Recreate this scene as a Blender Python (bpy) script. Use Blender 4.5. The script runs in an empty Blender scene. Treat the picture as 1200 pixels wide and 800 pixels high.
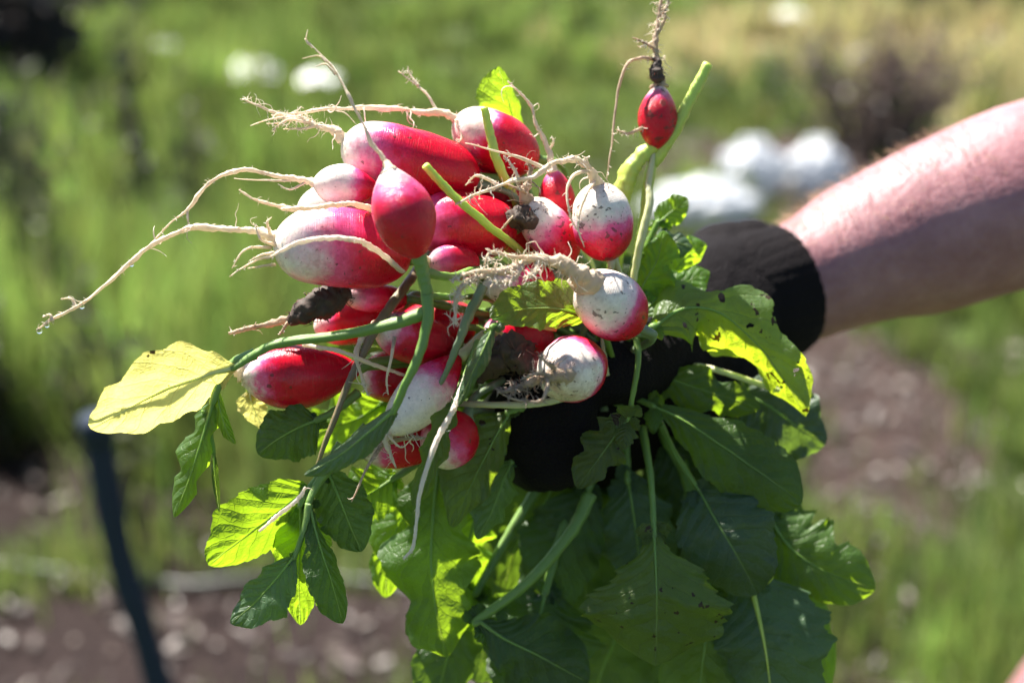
import bpy, bmesh, math, random
import numpy as np
from mathutils import Vector, Matrix, noise
random.seed(7); np.random.seed(7)
R = math.radians
sc = bpy.context.scene
COL = sc.collection

# ------------------------------------------------------------------ camera, sky, sun, exposure
PITCH = 20.0; CAMH = 1.40; FOCUS = 0.545
cam = bpy.data.cameras.new('camera'); camo = bpy.data.objects.new('camera', cam); COL.objects.link(camo)
camo.location = (0, 0, CAMH); camo.rotation_euler = (R(90-PITCH), 0, 0)
cam.lens = 50; cam.sensor_width = 36; cam.clip_start = 0.02; cam.clip_end = 2000
cam.dof.use_dof = True; cam.dof.focus_distance = FOCUS; cam.dof.aperture_fstop = 4.8
sc.camera = camo

SUN_EL, SUN_AZ = 56.5, -44.0      # azimuth from the viewing direction, negative = to the left
w = bpy.data.worlds.new('World'); sc.world = w; w.use_nodes = True
nt = w.node_tree; bg = nt.nodes['Background']
sky = nt.nodes.new('ShaderNodeTexSky'); sky.sky_type = 'NISHITA'; sky.sun_disc = False
sky.sun_elevation = R(SUN_EL); sky.sun_rotation = R(SUN_AZ)
sky.dust_density = 0.4; sky.air_density = 0.9
nt.links.new(sky.outputs[0], bg.inputs[0]); bg.inputs[1].default_value = 0.05
sl = bpy.data.lights.new('sun', 'SUN'); so = bpy.data.objects.new('sun', sl); COL.objects.link(so)
sl.energy = 5.0; sl.angle = R(0.6); sl.color = (1.0, 0.95, 0.86)
sdir = Vector((math.sin(R(SUN_AZ))*math.cos(R(SUN_EL)), math.cos(R(SUN_AZ))*math.cos(R(SUN_EL)), math.sin(R(SUN_EL))))
so.rotation_euler = (-sdir).to_track_quat('-Z', 'Y').to_euler(); so.location = (-3, 5, 6)
sc.view_settings.view_transform = 'Standard'; sc.view_settings.look = 'None'
sc.view_settings.exposure = 1.85; sc.view_settings.gamma = 1.0
sc.render.engine = 'CYCLES'; sc.cycles.use_denoising = True
sc.cycles.max_bounces = 6; sc.cycles.transparent_max_bounces = 12; sc.cycles.caustics_reflective = False

# ------------------------------------------------------------------ helpers
CP = Vector((0, 0, CAMH)); FW = Vector((0, math.cos(R(PITCH)), -math.sin(R(PITCH))))
UP = Vector((0, math.sin(R(PITCH)), math.cos(R(PITCH)))); RT = Vector((1, 0, 0))
K = 0.0006
def W(px, py, d): return CP + RT*((px-600)*K*d) + UP*(-(py-400)*K*d) + FW*d
def W3(p): return W(*p)
def G(px, py):
    v = RT*((px-600)*K) + UP*(-(py-400)*K) + FW
    return CP + v*(-CAMH/v.z)
def S(px, d): return px*K*d

class MB:
    def __init__(s): s.v = []; s.f = []; s.uv = []
    def add(s, verts, faces, uvs=None):
        o = len(s.v); s.v += [tuple(p) for p in verts]; s.f += [tuple(i+o for i in f) for f in faces]
        s.uv += list(uvs) if uvs is not None else [(0, 0)]*len(verts)
    def build(s, name, mat, parent=None, org=None, smooth=True):
        org = Vector((0, 0, 0)) if org is None else Vector(org)
        me = bpy.data.meshes.new(name); a = np.array(s.v, dtype=np.float64) - np.array(org)
        me.from_pydata(a.tolist(), [], s.f)
        ul = me.uv_layers.new(name='UVMap'); li = np.zeros(len(me.loops), dtype=np.int32); me.loops.foreach_get('vertex_index', li)
        ul.data.foreach_set('uv', np.array(s.uv, dtype=np.float32)[li].ravel())
        if smooth: me.polygons.foreach_set('use_smooth', np.ones(len(me.polygons), dtype=bool))
        me.materials.append(mat); me.update()
        o = bpy.data.objects.new(name, me); COL.objects.link(o)
        if parent is not None: o.parent = parent
        else: o.location = org
        return o
def empty(name, loc):
    o = bpy.data.objects.new(name, None); COL.objects.link(o); o.location = loc; o.empty_display_size = .02; return o
def tag(o, label=None, cat=None, group=None, kind=None):
    if label: o['label'] = label
    if cat: o['category'] = cat
    if group: o['group'] = group
    if kind: o['kind'] = kind
    return o

def catmull(P, n):
    P = [Vector(p) for p in P]
    if len(P) == 2: return [P[0].lerp(P[1], i/(n-1)) for i in range(n)]
    Q = [P[0]*2-P[1]] + P + [P[-1]*2-P[-2]]
    out = []; m = len(P)-1
    for i in range(n):
        t = i/(n-1)*m; k = min(int(t), m-1); t -= k
        a, b, c, d = Q[k:k+4]
        out.append(0.5*((2*b) + (c-a)*t + (2*a-5*b+4*c-d)*t*t + (3*b-a-3*c+d)*t**3))
    return out
def interp(arr, u):
    x = u*(len(arr)-1); k = min(int(x), len(arr)-2); t = x-k; t = t*t*(3-2*t)*.5+t*.5
    return arr[k]*(1-t)+arr[k+1]*t
def frames(P):
    T = [(P[min(i+1, len(P)-1)]-P[max(i-1, 0)]).normalized() for i in range(len(P))]
    n = T[0].orthogonal().normalized(); N = []
    for t in T:
        n = (n - t*n.dot(t));
        n = n.normalized() if n.length > 1e-9 else t.orthogonal().normalized()
        N.append(n)
    return T, N
def tube(mb, P, rad, seg=8, lump=0., seed=0, cap=True, flat=1.0, rough=0., groove=0.):
    T, N = frames(P); n = len(P); vs = []; uv = []; fs = []
    for i in range(n):
        B = T[i].cross(N[i]); r = rad(i/(n-1)) if callable(rad) else interp(rad, i/(n-1))
        for k in range(seg):
            a = 2*math.pi*k/seg; rr = r
            if lump: rr *= 1+lump*noise.noise(Vector((i*.55+seed*3.1, math.cos(a)*.8, math.sin(a)*.8)))
            if groove: rr *= 1-groove*max(0, math.cos(a+.9))**3+groove*.22*math.cos(a*5)
            if rough:
                q = (P[i]+(N[i]*math.cos(a)+B*math.sin(a))*rr)*230; rr *= 1+rough*(noise.noise(q)+.7*noise.noise(q*2.3)+.5*noise.noise(q*5))
            vs.append(P[i]+N[i]*math.cos(a)*rr+B*math.sin(a)*rr*flat); uv.append((k/seg, i/(n-1)))
    for i in range(n-1):
        for k in range(seg):
            k2 = (k+1) % seg; fs.append((i*seg+k, i*seg+k2, (i+1)*seg+k2, (i+1)*seg+k))
    if cap: fs.append(tuple(range(seg-1, -1, -1))); fs.append(tuple(range((n-1)*seg, n*seg)))
    mb.add(vs, fs, uv)
def wobble(P, amp, seed, freq=40):
    out = []
    for i, p in enumerate(P):
        q = p*freq + Vector((seed*7.3, seed*1.7, seed*3.3)); e = min(1, i/ (len(P)*.2+1e-6))
        out.append(p + Vector((noise.noise(q), noise.noise(q+Vector((31, 0, 0))), noise.noise(q+Vector((0, 57, 0)))))*amp*e)
    return out
def rv(rng=random): 
    while True:
        v = Vector((rng.uniform(-1, 1), rng.uniform(-1, 1), rng.uniform(-1, 1)))
        if .1 < v.length < 1: return v.normalized()

# ------------------------------------------------------------------ materials
def mat(name):
    m = bpy.data.materials.new(name); m.use_nodes = True; n = m.node_tree.nodes; l = m.node_tree.links
    return m, n, l, n['Principled BSDF']
def N_(n, t, **kw):
    x = n.new(t)
    for k, v in kw.items(): setattr(x, k, v)
    return x
def math_(n, l, op, a, b=None, c=None, clamp=False):
    x = N_(n, 'ShaderNodeMath', operation=op, use_clamp=clamp)
    for i, v in enumerate((a, b, c)):
        if v is None: continue
        if isinstance(v, (int, float)): x.inputs[i].default_value = v
        else: l.new(v, x.inputs[i])
    return x.outputs[0]
def ramp(n, l, fac, stops):
    r = n.new('ShaderNodeValToRGB'); e = r.color_ramp.elements
    while len(e) < len(stops): e.new(.5)
    for i, (p, c) in enumerate(stops): e[i].position = p; e[i].color = (*c, 1)
    l.new(fac, r.inputs[0]); return r.outputs[0]
def mix(n, l, fac, a, b):
    x = N_(n, 'ShaderNodeMix', data_type='RGBA')
    for s, v in ((0, fac), (6, a), (7, b)):
        if isinstance(v, (int, float)): x.inputs[s].default_value = v
        elif isinstance(v, tuple): x.inputs[s].default_value = (*v, 1)
        else: l.new(v, x.inputs[s])
    return x.outputs[2]
def noise_(n, l, vec, scale, detail=3, rough=.55, dist=0.):
    x = N_(n, 'ShaderNodeTexNoise'); x.inputs['Scale'].default_value = scale; x.inputs['Detail'].default_value = detail
    x.inputs['Roughness'].default_value = rough; x.inputs['Distortion'].default_value = dist
    if vec is not None: l.new(vec, x.inputs['Vector'])
    return x.outputs['Fac']
def bump(n, l, h, strength, dist, bsdf):
    b = N_(n, 'ShaderNodeBump'); b.inputs['Strength'].default_value = strength; b.inputs['Distance'].default_value = dist
    l.new(h, b.inputs['Height']); l.new(b.outputs[0], bsdf.inputs['Normal']); return b.outputs[0]
def radish_mat(white, dirt, soft=.22, seed=0, deep=1.0):
    m, n, l, b = mat('radish_skin')
    tc = N_(n, 'ShaderNodeTexCoord'); uv = N_(n, 'ShaderNodeSeparateXYZ'); l.new(tc.outputs['UV'], uv.inputs[0])
    mp = N_(n, 'ShaderNodeMapping'); mp.inputs['Location'].default_value = (seed*1.37, seed*.71, seed*.33); l.new(tc.outputs['Object'], mp.inputs[0]); ob = mp.outputs[0]
    nz = noise_(n, l, ob, 55, 4, .6); nf = noise_(n, l, ob, 230, 3, .6)
    t = math_(n, l, 'ADD', uv.outputs[1], math_(n, l, 'MULTIPLY', math_(n, l, 'SUBTRACT', nz, .5), .42))
    t = math_(n, l, 'ADD', t, math_(n, l, 'MULTIPLY', math_(n, l, 'SUBTRACT', nf, .5), .20))
    x = math_(n, l, 'DIVIDE', math_(n, l, 'SUBTRACT', t, white-soft*.5), soft*1.35, clamp=True)
    c = ramp(n, l, x, [(0, (.83, .74, .66)), (.20, (.82, .56, .60)), (.46, (.76, .10, .28)), (.76, (.64*deep, .004, .050)), (1, (.54*deep, .001, .018))])
    # blotches
    bl = noise_(n, l, ob, 120, 4, .65)
    c = mix(n, l, math_(n, l, 'MULTIPLY', math_(n, l, 'SUBTRACT', bl, .48, clamp=True), 2.2), c, (.34, .002, .012)) if white < .4 else c
    # faint horizontal scuffs round the root
    st = N_(n, 'ShaderNodeMapping'); st.inputs['Scale'].default_value = (3, 60, 1); l.new(tc.outputs['UV'], st.inputs[0])
    sn = noise_(n, l, st.outputs[0], 2.2, 3, .6)
    sc_ = math_(n, l, 'MULTIPLY', math_(n, l, 'GREATER_THAN', sn, .66), .25)
    c = mix(n, l, sc_, c, (.40, .26, .18))
    mo = noise_(n, l, ob, 520, 4, .7); mv_ = N_(n, 'ShaderNodeHueSaturation'); l.new(math_(n, l, 'ADD', .72, math_(n, l, 'MULTIPLY', mo, .56)), mv_.inputs['Value']); l.new(c, mv_.inputs['Color']); c = mv_.outputs[0]
    # soil specks, gathered at the root end
    d1 = noise_(n, l, ob, 330, 2, .5); d2 = noise_(n, l, ob, 85, 4, .7)
    near = math_(n, l, 'SUBTRACT', 1.0, math_(n, l, 'MULTIPLY', uv.outputs[1], 2.2), clamp=True)
    sp = math_(n, l, 'GREATER_THAN', math_(n, l, 'ADD', d1, math_(n, l, 'MULTIPLY', d2, .3)), .905-.12*dirt)
    sm = math_(n, l, 'MULTIPLY', math_(n, l, 'SUBTRACT', math_(n, l, 'ADD', d2, math_(n, l, 'MULTIPLY', near, .30)), .62, clamp=True), 3.5*dirt, clamp=True)
    c = mix(n, l, math_(n, l, 'MULTIPLY', sm, .6), c, (.30, .17, .09))
    gr = math_(n, l, 'GREATER_THAN', noise_(n, l, ob, 900, 2, .5), .70-.03*dirt); c = mix(n, l, math_(n, l, 'MULTIPLY', gr, .35+.3*dirt), c, (.14, .07, .04))
    c = mix(n, l, math_(n, l, 'MULTIPLY', sp, .7), c, (.05, .028, .018))
    l.new(c, b.inputs['Base Color'])
    b.inputs['Roughness'].default_value = .36; b.inputs['Specular IOR Level'].default_value = .34
    b.inputs['Subsurface Weight'].default_value = .05; b.inputs['Subsurface Radius'].default_value = (1, .35, .3); b.inputs['Subsurface Scale'].default_value = .004
    rr = math_(n, l, 'ADD', .14, math_(n, l, 'MULTIPLY', nz, .26)); l.new(rr, b.inputs['Roughness'])
    h = math_(n, l, 'ADD', math_(n, l, 'MULTIPLY', sn, .6), math_(n, l, 'ADD', math_(n, l, 'MULTIPLY', d2, .9), math_(n, l, 'MULTIPLY', sp, .8)))
    bump(n, l, h, .45, .0012, b)
    return m
def root_mat(name, c1, c2, dirt=.5):
    m, n, l, b = mat(name); tc = N_(n, 'ShaderNodeTexCoord')
    a = noise_(n, l, tc.outputs['Object'], 160, 4, .65); d = noise_(n, l, tc.outputs['Object'], 60, 4, .7)
    c = mix(n, l, a, c1, c2)
    k = math_(n, l, 'MULTIPLY', math_(n, l, 'SUBTRACT', d, .62-.16*dirt, clamp=True), 5, clamp=True)
    c = mix(n, l, k, c, (.07, .04, .025))
    l.new(c, b.inputs['Base Color']); b.inputs['Roughness'].default_value = .75
    b.inputs['Subsurface Weight'].default_value = .1; b.inputs['Subsurface Scale'].default_value = .002
    h = noise_(n, l, tc.outputs['Object'], 420, 3, .6); bump(n, l, h, .6, .0008, b)
    if sum(c1) > 1:
        tr = N_(n, 'ShaderNodeBsdfTranslucent'); l.new(c, tr.inputs[0]); mx = N_(n, 'ShaderNodeMixShader'); mx.inputs[0].default_value = .42
        l.new(b.outputs[0], mx.inputs[1]); l.new(tr.outputs[0], mx.inputs[2]); l.new(mx.outputs[0], n['Material Output'].inputs['Surface'])
    return m
M_ROOT = root_mat('root_cream', (.88, .80, .66), (.78, .66, .48), .10)
M_ROOTD = root_mat('root_soiled', (.70, .58, .43), (.46, .33, .22), .60)
M_DIRT = root_mat('root_soil_black', (.030, .019, .014), (.075, .048, .034), .6)
M_ROOTM = root_mat('root_dusty', (.84, .74, .58), (.62, .48, .33), .35)
M_HAIR = root_mat('root_hair', (.88, .82, .72), (.80, .70, .58), .0)
M_HAIRD = root_mat('root_hair_grey', (.46, .38, .31), (.30, .23, .18), .2)

def stalk_mat(name, c1, c2):
    m, n, l, b = mat(name); tc = N_(n, 'ShaderNodeTexCoord')
    mp = N_(n, 'ShaderNodeMapping'); mp.inputs['Scale'].default_value = (14, 1.2, 1); l.new(tc.outputs['UV'], mp.inputs[0])
    st = noise_(n, l, mp.outputs[0], 3, 3, .5); a = noise_(n, l, tc.outputs['Object'], 90, 3, .6)
    c = mix(n, l, math_(n, l, 'ADD', math_(n, l, 'MULTIPLY', st, .7), math_(n, l, 'MULTIPLY', a, .3)), c1, c2); l.new(c, b.inputs['Base Color'])
    b.inputs['Roughness'].default_value = .45; b.inputs['Subsurface Weight'].default_value = .5
    b.inputs['Subsurface Radius'].default_value = (.8, 1, .25); b.inputs['Subsurface Scale'].default_value = .004
    bump(n, l, math_(n, l, 'ADD', st, a), .35, .001, b); return m
M_STALK = stalk_mat('stalk_green', (.10, .19, .035), (.19, .30, .07))
M_STALKL = stalk_mat('stalk_yellow_green', (.38, .50, .07), (.52, .60, .14))
M_STALKP = stalk_mat('stalk_pale', (.42, .45, .22), (.55, .53, .32))
M_STALKG = stalk_mat('stalk_grey_green', (.13, .19, .11), (.22, .28, .17))
M_STALKB = stalk_mat('stalk_brown', (.12, .09, .05), (.22, .17, .10))

def leaf_mat(name, dif, trn, vein, tw=.5, rough=.42, spots=0., holes=0., vs_=1.):
    m, n, l, b = mat(name); tc = N_(n, 'ShaderNodeTexCoord')
    uv = N_(n, 'ShaderNodeSeparateXYZ'); l.new(tc.outputs['UV'], uv.inputs[0])
    oi = N_(n, 'ShaderNodeObjectInfo')
    cr = noise_(n, l, tc.outputs['Object'], 260, 4, .6); big = noise_(n, l, tc.outputs['Object'], 45, 3, .6)
    av = math_(n, l, 'ABSOLUTE', math_(n, l, 'MULTIPLY', math_(n, l, 'SUBTRACT', uv.outputs[1], .5), 2.0))
    q = math_(n, l, 'ADD', math_(n, l, 'SUBTRACT', math_(n, l, 'MULTIPLY', uv.outputs[0], 7.0), math_(n, l, 'MULTIPLY', av, 1.9)), math_(n, l, 'ADD', math_(n, l, 'MULTIPLY', cr, .30), math_(n, l, 'MULTIPLY', big, 1.1)))
    tri = math_(n, l, 'ABSOLUTE', math_(n, l, 'SUBTRACT', math_(n, l, 'FRACT', q), .5))          # 0 at the vein
    sv = math_(n, l, 'SUBTRACT', 1.0, math_(n, l, 'DIVIDE', tri, .055), clamp=True)
    mv = math_(n, l, 'SUBTRACT', 1.0, math_(n, l, 'DIVIDE', av, .05), clamp=True)
    vo = N_(n, 'ShaderNodeTexVoronoi', feature='DISTANCE_TO_EDGE'); vo.inputs['Scale'].default_value = 330; l.new(tc.outputs['Object'], vo.inputs['Vector'])
    fine = math_(n, l, 'SUBTRACT', 1.0, math_(n, l, 'DIVIDE', vo.outputs['Distance'], .08), clamp=True)
    vv = math_(n, l, 'MAXIMUM', math_(n, l, 'MAXIMUM', math_(n, l, 'MULTIPLY', sv, .7), mv), math_(n, l, 'MULTIPLY', fine, .28))
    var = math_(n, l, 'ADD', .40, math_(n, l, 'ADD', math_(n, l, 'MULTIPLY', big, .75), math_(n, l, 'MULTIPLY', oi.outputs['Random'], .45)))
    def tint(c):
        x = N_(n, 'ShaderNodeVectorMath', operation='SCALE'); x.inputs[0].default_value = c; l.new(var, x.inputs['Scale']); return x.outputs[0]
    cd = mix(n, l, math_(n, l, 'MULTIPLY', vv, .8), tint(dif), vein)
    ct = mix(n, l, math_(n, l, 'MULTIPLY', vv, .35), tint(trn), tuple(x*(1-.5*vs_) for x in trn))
    if spots:
        vs = noise_(n, l, tc.outputs['Object'], 210, 2, .5)
        s = math_(n, l, 'GREATER_THAN', vs, .74-.14*spots); cd = mix(n, l, s, cd, (.06, .04, .02)); ct = mix(n, l, s, ct, (.05, .03, .0))
    l.new(cd, b.inputs['Base Color']); b.inputs['Roughness'].default_value = rough; b.inputs['Specular IOR Level'].default_value = .45
    h = math_(n, l, 'SUBTRACT', math_(n, l, 'ADD', math_(n, l, 'MULTIPLY', tri, 1.0*vs_), math_(n, l, 'MULTIPLY', cr, .9)), math_(n, l, 'MULTIPLY', vv, .5))
    nb = bump(n, l, h, .6, .0016, b)
    tr = N_(n, 'ShaderNodeBsdfTranslucent'); l.new(ct, tr.inputs[0]); l.new(nb, tr.inputs['Normal'])
    mx = N_(n, 'ShaderNodeMixShader'); mx.inputs[0].default_value = tw; l.new(b.outputs[0], mx.inputs[1]); l.new(tr.outputs[0], mx.inputs[2])
    out = n['Material Output']; fin = mx.outputs[0]
    if holes:
        hv = noise_(n, l, tc.outputs['Object'], 130, 2, .5); hh = math_(n, l, 'GREATER_THAN', hv, .74-.15*holes)
        tp = N_(n, 'ShaderNodeBsdfTransparent'); m2 = N_(n, 'ShaderNodeMixShader'); l.new(hh, m2.inputs[0]); l.new(fin, m2.inputs[1]); l.new(tp.outputs[0], m2.inputs[2]); fin = m2.outputs[0]
    l.new(fin, out.inputs['Surface']); return m
LM = {
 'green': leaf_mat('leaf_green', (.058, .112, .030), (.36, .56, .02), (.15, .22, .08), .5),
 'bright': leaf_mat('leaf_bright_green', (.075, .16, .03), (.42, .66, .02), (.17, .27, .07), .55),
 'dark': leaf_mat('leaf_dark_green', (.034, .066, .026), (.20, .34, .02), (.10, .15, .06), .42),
 'blue': leaf_mat('leaf_grey_green', (.056, .098, .052), (.24, .40, .04), (.14, .20, .11), .36, .38),
 'olive': leaf_mat('leaf_olive', (.074, .106, .030), (.32, .46, .02), (.14, .17, .07), .45, spots=.4),
 'yellow': leaf_mat('leaf_yellow', (.55, .48, .15), (.84, .77, .20), (.66, .56, .22), .5, .45, spots=.1, vs_=.3),
 'eaten': leaf_mat('leaf_insect_eaten', (.13, .21, .075), (.70, .92, .03), (.24, .33, .13), .55, .38, spots=.6, holes=.42),
}
# ------------------------------------------------------------------ setting: ground, grass, soil chips
def soft(x, y, c, r): 
    return np.exp(-(((x-c[0])/r[0])**2 + ((y-c[1])/r[1])**2))
def gp(px, py): g = G(px, py); return (g.x, g.y)
SOIL = [(gp(200, 790), (.75, .34), 1.3), (gp(480, 760), (.5, .30), 1.1), (gp(1012, 465), (.25, .62), 1.25), (gp(1005, 580), (.17, .34), 1.0), (gp(1110, 425), (.4, .22), .5), (gp(40, 590), (.5, .5), .95), (gp(190, 620), (.35, .35), .7), (gp(20, 430), (.35, .6), .7), (gp(20, 240), (.5, 1.2), .6),
        (gp(1010, 200), (1.0, .9), 1.2), (gp(1200, 215), (.9, .5), .7), (gp(1040, 700), (.25, .22), .45), (gp(1190, 690), (.2, .2), .5), (gp(700, 800), (.6, .3), 1.0)]
STRAW = [(gp(1010, 62), (1.5, 1.5), 1.25), (gp(1220, 70), (1.9, 2.3), 1.25)]
def field(L, x, y):
    s = np.zeros_like(x)
    for c, r, a in L: s = np.maximum(s, a*soft(x, y, c, r))
    return s
def vnoise(x, y, s, o):
    X_, Y_ = x*s+o*13.7, y*s-o*7.1; i, j = np.floor(X_), np.floor(Y_); f, g_ = X_-i, Y_-j; f = f*f*(3-2*f); g_ = g_*g_*(3-2*g_)
    h = lambda a, b: np.mod(np.sin(a*127.1+b*311.7+o)*43758.5453, 1.0)*2-1
    return (h(i, j)*(1-f)+h(i+1, j)*f)*(1-g_)+(h(i, j+1)*(1-f)+h(i+1, j+1)*f)*g_

def ground_material():
    m, n, l, b = mat('soil_and_turf'); tc = N_(n, 'ShaderNodeTexCoord'); P = tc.outputs['Object']
    at = N_(n, 'ShaderNodeAttribute', attribute_name='cover'); sp = N_(n, 'ShaderNodeSeparateColor'); l.new(at.outputs['Color'], sp.inputs[0])
    n1 = noise_(n, l, P, 9, 6, .7); n2 = noise_(n, l, P, 60, 5, .7); n3 = noise_(n, l, P, 1.3, 4, .6)
    soil = ramp(n, l, n2, [(.25, (.018, .011, .010)), (.5, (.048, .031, .027)), (.72, (.12, .085, .074)), (.9, (.26, .20, .175))])
    soil = mix(n, l, math_(n, l, 'MULTIPLY', sp.outputs[2], .75), soil, (.016, .010, .010))      # shade over the left bed, painted into the soil colour
    turf = mix(n, l, n1, (.035, .050, .014), (.08, .11, .03))
    straw = mix(n, l, n2, (.20, .165, .08), (.32, .27, .15))
    k = math_(n, l, 'ADD', sp.outputs[0], math_(n, l, 'MULTIPLY', math_(n, l, 'SUBTRACT', n1, .5), .9))
    k = math_(n, l, 'MULTIPLY', math_(n, l, 'SUBTRACT', k, .32), 5, clamp=True)
    c = mix(n, l, k, turf, soil)
    q = math_(n, l, 'MULTIPLY', math_(n, l, 'SUBTRACT', math_(n, l, 'ADD', sp.outputs[1], math_(n, l, 'MULTIPLY', math_(n, l, 'SUBTRACT', n3, .5), .8)), .35), 4, clamp=True)
    c = mix(n, l, q, c, straw); l.new(c, b.inputs['Base Color']); b.inputs['Roughness'].default_value = .9; b.inputs['Specular IOR Level'].default_value = .15
    bump(n, l, math_(n, l, 'ADD', n1, math_(n, l, 'MULTIPLY', n2, .5)), .8, .04, b); return m
xs = np.concatenate([[-700, -300, -120, -60, -30, -16], np.linspace(-9, 9, 110), [16, 30, 60, 120, 300, 700]])
ys = np.concatenate([[-700, -200, -60, -20, -8, -3], np.geomspace(.8, 18, 110), [24, 40, 80, 160, 350, 900]])
X, Y = np.meshgrid(xs, ys); xf, yf = X.ravel(), Y.ravel()
Z = .018*vnoise(xf, yf, 2.2, 3.) + .010*vnoise(xf, yf, 7., 9.)
ms = MB(); nx = len(xs); ny = len(ys)
ms.v = [tuple(t) for t in np.stack([xf, yf, Z], 1)]; ms.uv = [(0, 0)]*len(ms.v)
ms.f = [(j*nx+i, j*nx+i+1, (j+1)*nx+i+1, (j+1)*nx+i) for j in range(ny-1) for i in range(nx-1)]
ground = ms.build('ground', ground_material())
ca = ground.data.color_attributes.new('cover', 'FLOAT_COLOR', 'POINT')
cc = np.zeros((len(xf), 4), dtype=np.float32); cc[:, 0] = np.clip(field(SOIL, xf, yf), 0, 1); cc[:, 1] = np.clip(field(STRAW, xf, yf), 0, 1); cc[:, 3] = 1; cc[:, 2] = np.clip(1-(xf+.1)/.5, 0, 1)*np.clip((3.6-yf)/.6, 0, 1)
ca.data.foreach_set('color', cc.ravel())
tag(ground, kind='structure')

def blade_mat(name, tw=.5, rough=.5):
    m, n, l, b = mat(name); at = N_(n, 'ShaderNodeAttribute', attribute_name='tint')
    l.new(at.outputs['Color'], b.inputs['Base Color']); b.inputs['Roughness'].default_value = rough
    tr = N_(n, 'ShaderNodeBsdfTranslucent'); x = N_(n, 'ShaderNodeVectorMath', operation='MULTIPLY'); l.new(at.outputs['Color'], x.inputs[0]); x.inputs[1].default_value = (1.35, 1.6, 1.15); l.new(x.outputs[0], tr.inputs[0])
    mx = N_(n, 'ShaderNodeMixShader'); mx.inputs[0].default_value = tw; l.new(b.outputs[0], mx.inputs[1]); l.new(tr.outputs[0], mx.inputs[2]); l.new(mx.outputs[0], n['Material Output'].inputs['Surface']); return m
M_BLADE = blade_mat('grass_blade')
def blades(name, label, cat, x, y, h, wd, col, lean=.45):
    n = len(x); a = np.random.rand(n)*2*np.pi; dx, dy = np.cos(a), np.sin(a); la = np.random.rand(n)*2*np.pi
    ln = h*lean*np.random.rand(n); lx, ly = np.cos(la)*ln, np.sin(la)*ln
    V = np.zeros((n, 5, 3)); z0 = np.full(n, -.02)
    V[:, 0] = np.stack([x-dx*wd, y-dy*wd, z0], 1); V[:, 1] = np.stack([x+dx*wd, y+dy*wd, z0], 1)
    V[:, 2] = np.stack([x-dx*wd*.8+lx*.35, y-dy*wd*.8+ly*.35, h*.55], 1); V[:, 3] = np.stack([x+dx*wd*.8+lx*.35, y+dy*wd*.8+ly*.35, h*.55], 1)
    V[:, 4] = np.stack([x+lx, y+ly, h*(1-.25*lean*np.random.rand(n))], 1)
    o = (np.arange(n)*5)[:, None]; F3 = np.concatenate([o+np.array([[0, 1, 3]]), o+np.array([[0, 3, 2]]), o+np.array([[2, 3, 4]])], 0)
    me = bpy.data.meshes.new(name); me.vertices.add(n*5); me.vertices.foreach_set('co', V.ravel())
    me.loops.add(F3.size); me.loops.foreach_set('vertex_index', F3.ravel().astype(np.int32)); me.polygons.add(len(F3))
    me.polygons.foreach_set('loop_start', np.arange(len(F3))*3); me.polygons.foreach_set('loop_total', np.full(len(F3), 3)); me.update(calc_edges=True)
    c = me.color_attributes.new('tint', 'FLOAT_COLOR', 'POINT'); cc = np.ones((n, 5, 4), dtype=np.float32); cc[:, :, :3] = col[:, None, :]; c.data.foreach_set('color', cc.ravel())
    me.materials.append(M_BLADE); ob = bpy.data.objects.new(name, me); COL.objects.link(ob); return tag(ob, label, cat, kind='stuff')
NB = 190000
NT = NB//28; u = np.random.rand(NT); ty = 1.35*(17/1.35)**(u**.85); tx = (np.random.rand(NT)*2-1)*(.50*ty+.5); tid = np.random.randint(0, NT, NB); tb = .40+1.25*np.random.rand(NT)**1.4; th = .6+.9*np.random.rand(NT)
yy = ty[tid]+np.random.randn(NB)*.022*(1+.16*ty[tid]); xx = tx[tid]+np.random.randn(NB)*.022*(1+.16*ty[tid])
pn = vnoise(xx, yy, 1.7, 5.); pn2 = vnoise(xx, yy, 6., 12.)
so_ = field(SOIL, xx, yy); st_ = field(STRAW, xx, yy)
keep = np.random.rand(NB) < np.clip(1.05 - 1.15*so_ + .55*pn + .5*pn2, .05, 1)*np.where((so_ > .75), .10, 1)
xx, yy, pn, pn2, so_, st_, tid = [q[keep] for q in (xx, yy, pn, pn2, so_, st_, tid)]
left = 1/(1+np.exp((xx + .10*yy)/(.06*yy)))      # the taller stand on the left
hh = (.05+.09*np.random.rand(len(xx)))*(1+.6*pn)*(1+1.1*left*(yy > 2.6)); hh *= np.where(st_ > .4, 1.4, 1)*th[tid]
wd = .0022 + .0010*np.clip(yy-2, 0, 9)
base = np.stack([.098+.05*np.random.rand(len(xx)), .128+.06*np.random.rand(len(xx)), .034+.020*np.random.rand(len(xx))], 1)
base *= (.95*(1+.5*pn+.45*pn2)*tb[tid])[:, None]
yel = np.clip(.5*pn2+.35+.35*np.random.randn(len(xx)), 0, 1)[:, None]; base = base*(1-.45*yel)+np.array([.20, .19, .08])*.45*yel
dry = (st_ + .35*np.random.rand(len(xx)) + .3*pn2) > .62
g = ~dry
blades('meadow_grass', 'green grass and low weeds covering the garden ground', 'grass', xx[g], yy[g], hh[g], wd[g], base[g])
dc = np.stack([.30+.12*np.random.rand(len(xx)), .24+.09*np.random.rand(len(xx)), .14+.06*np.random.rand(len(xx))], 1)
blades('dry_grass', 'straw-coloured dry grass strip at the far right of the garden', 'dry grass', xx[dry], yy[dry], hh[dry], wd[dry], dc[dry])
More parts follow.
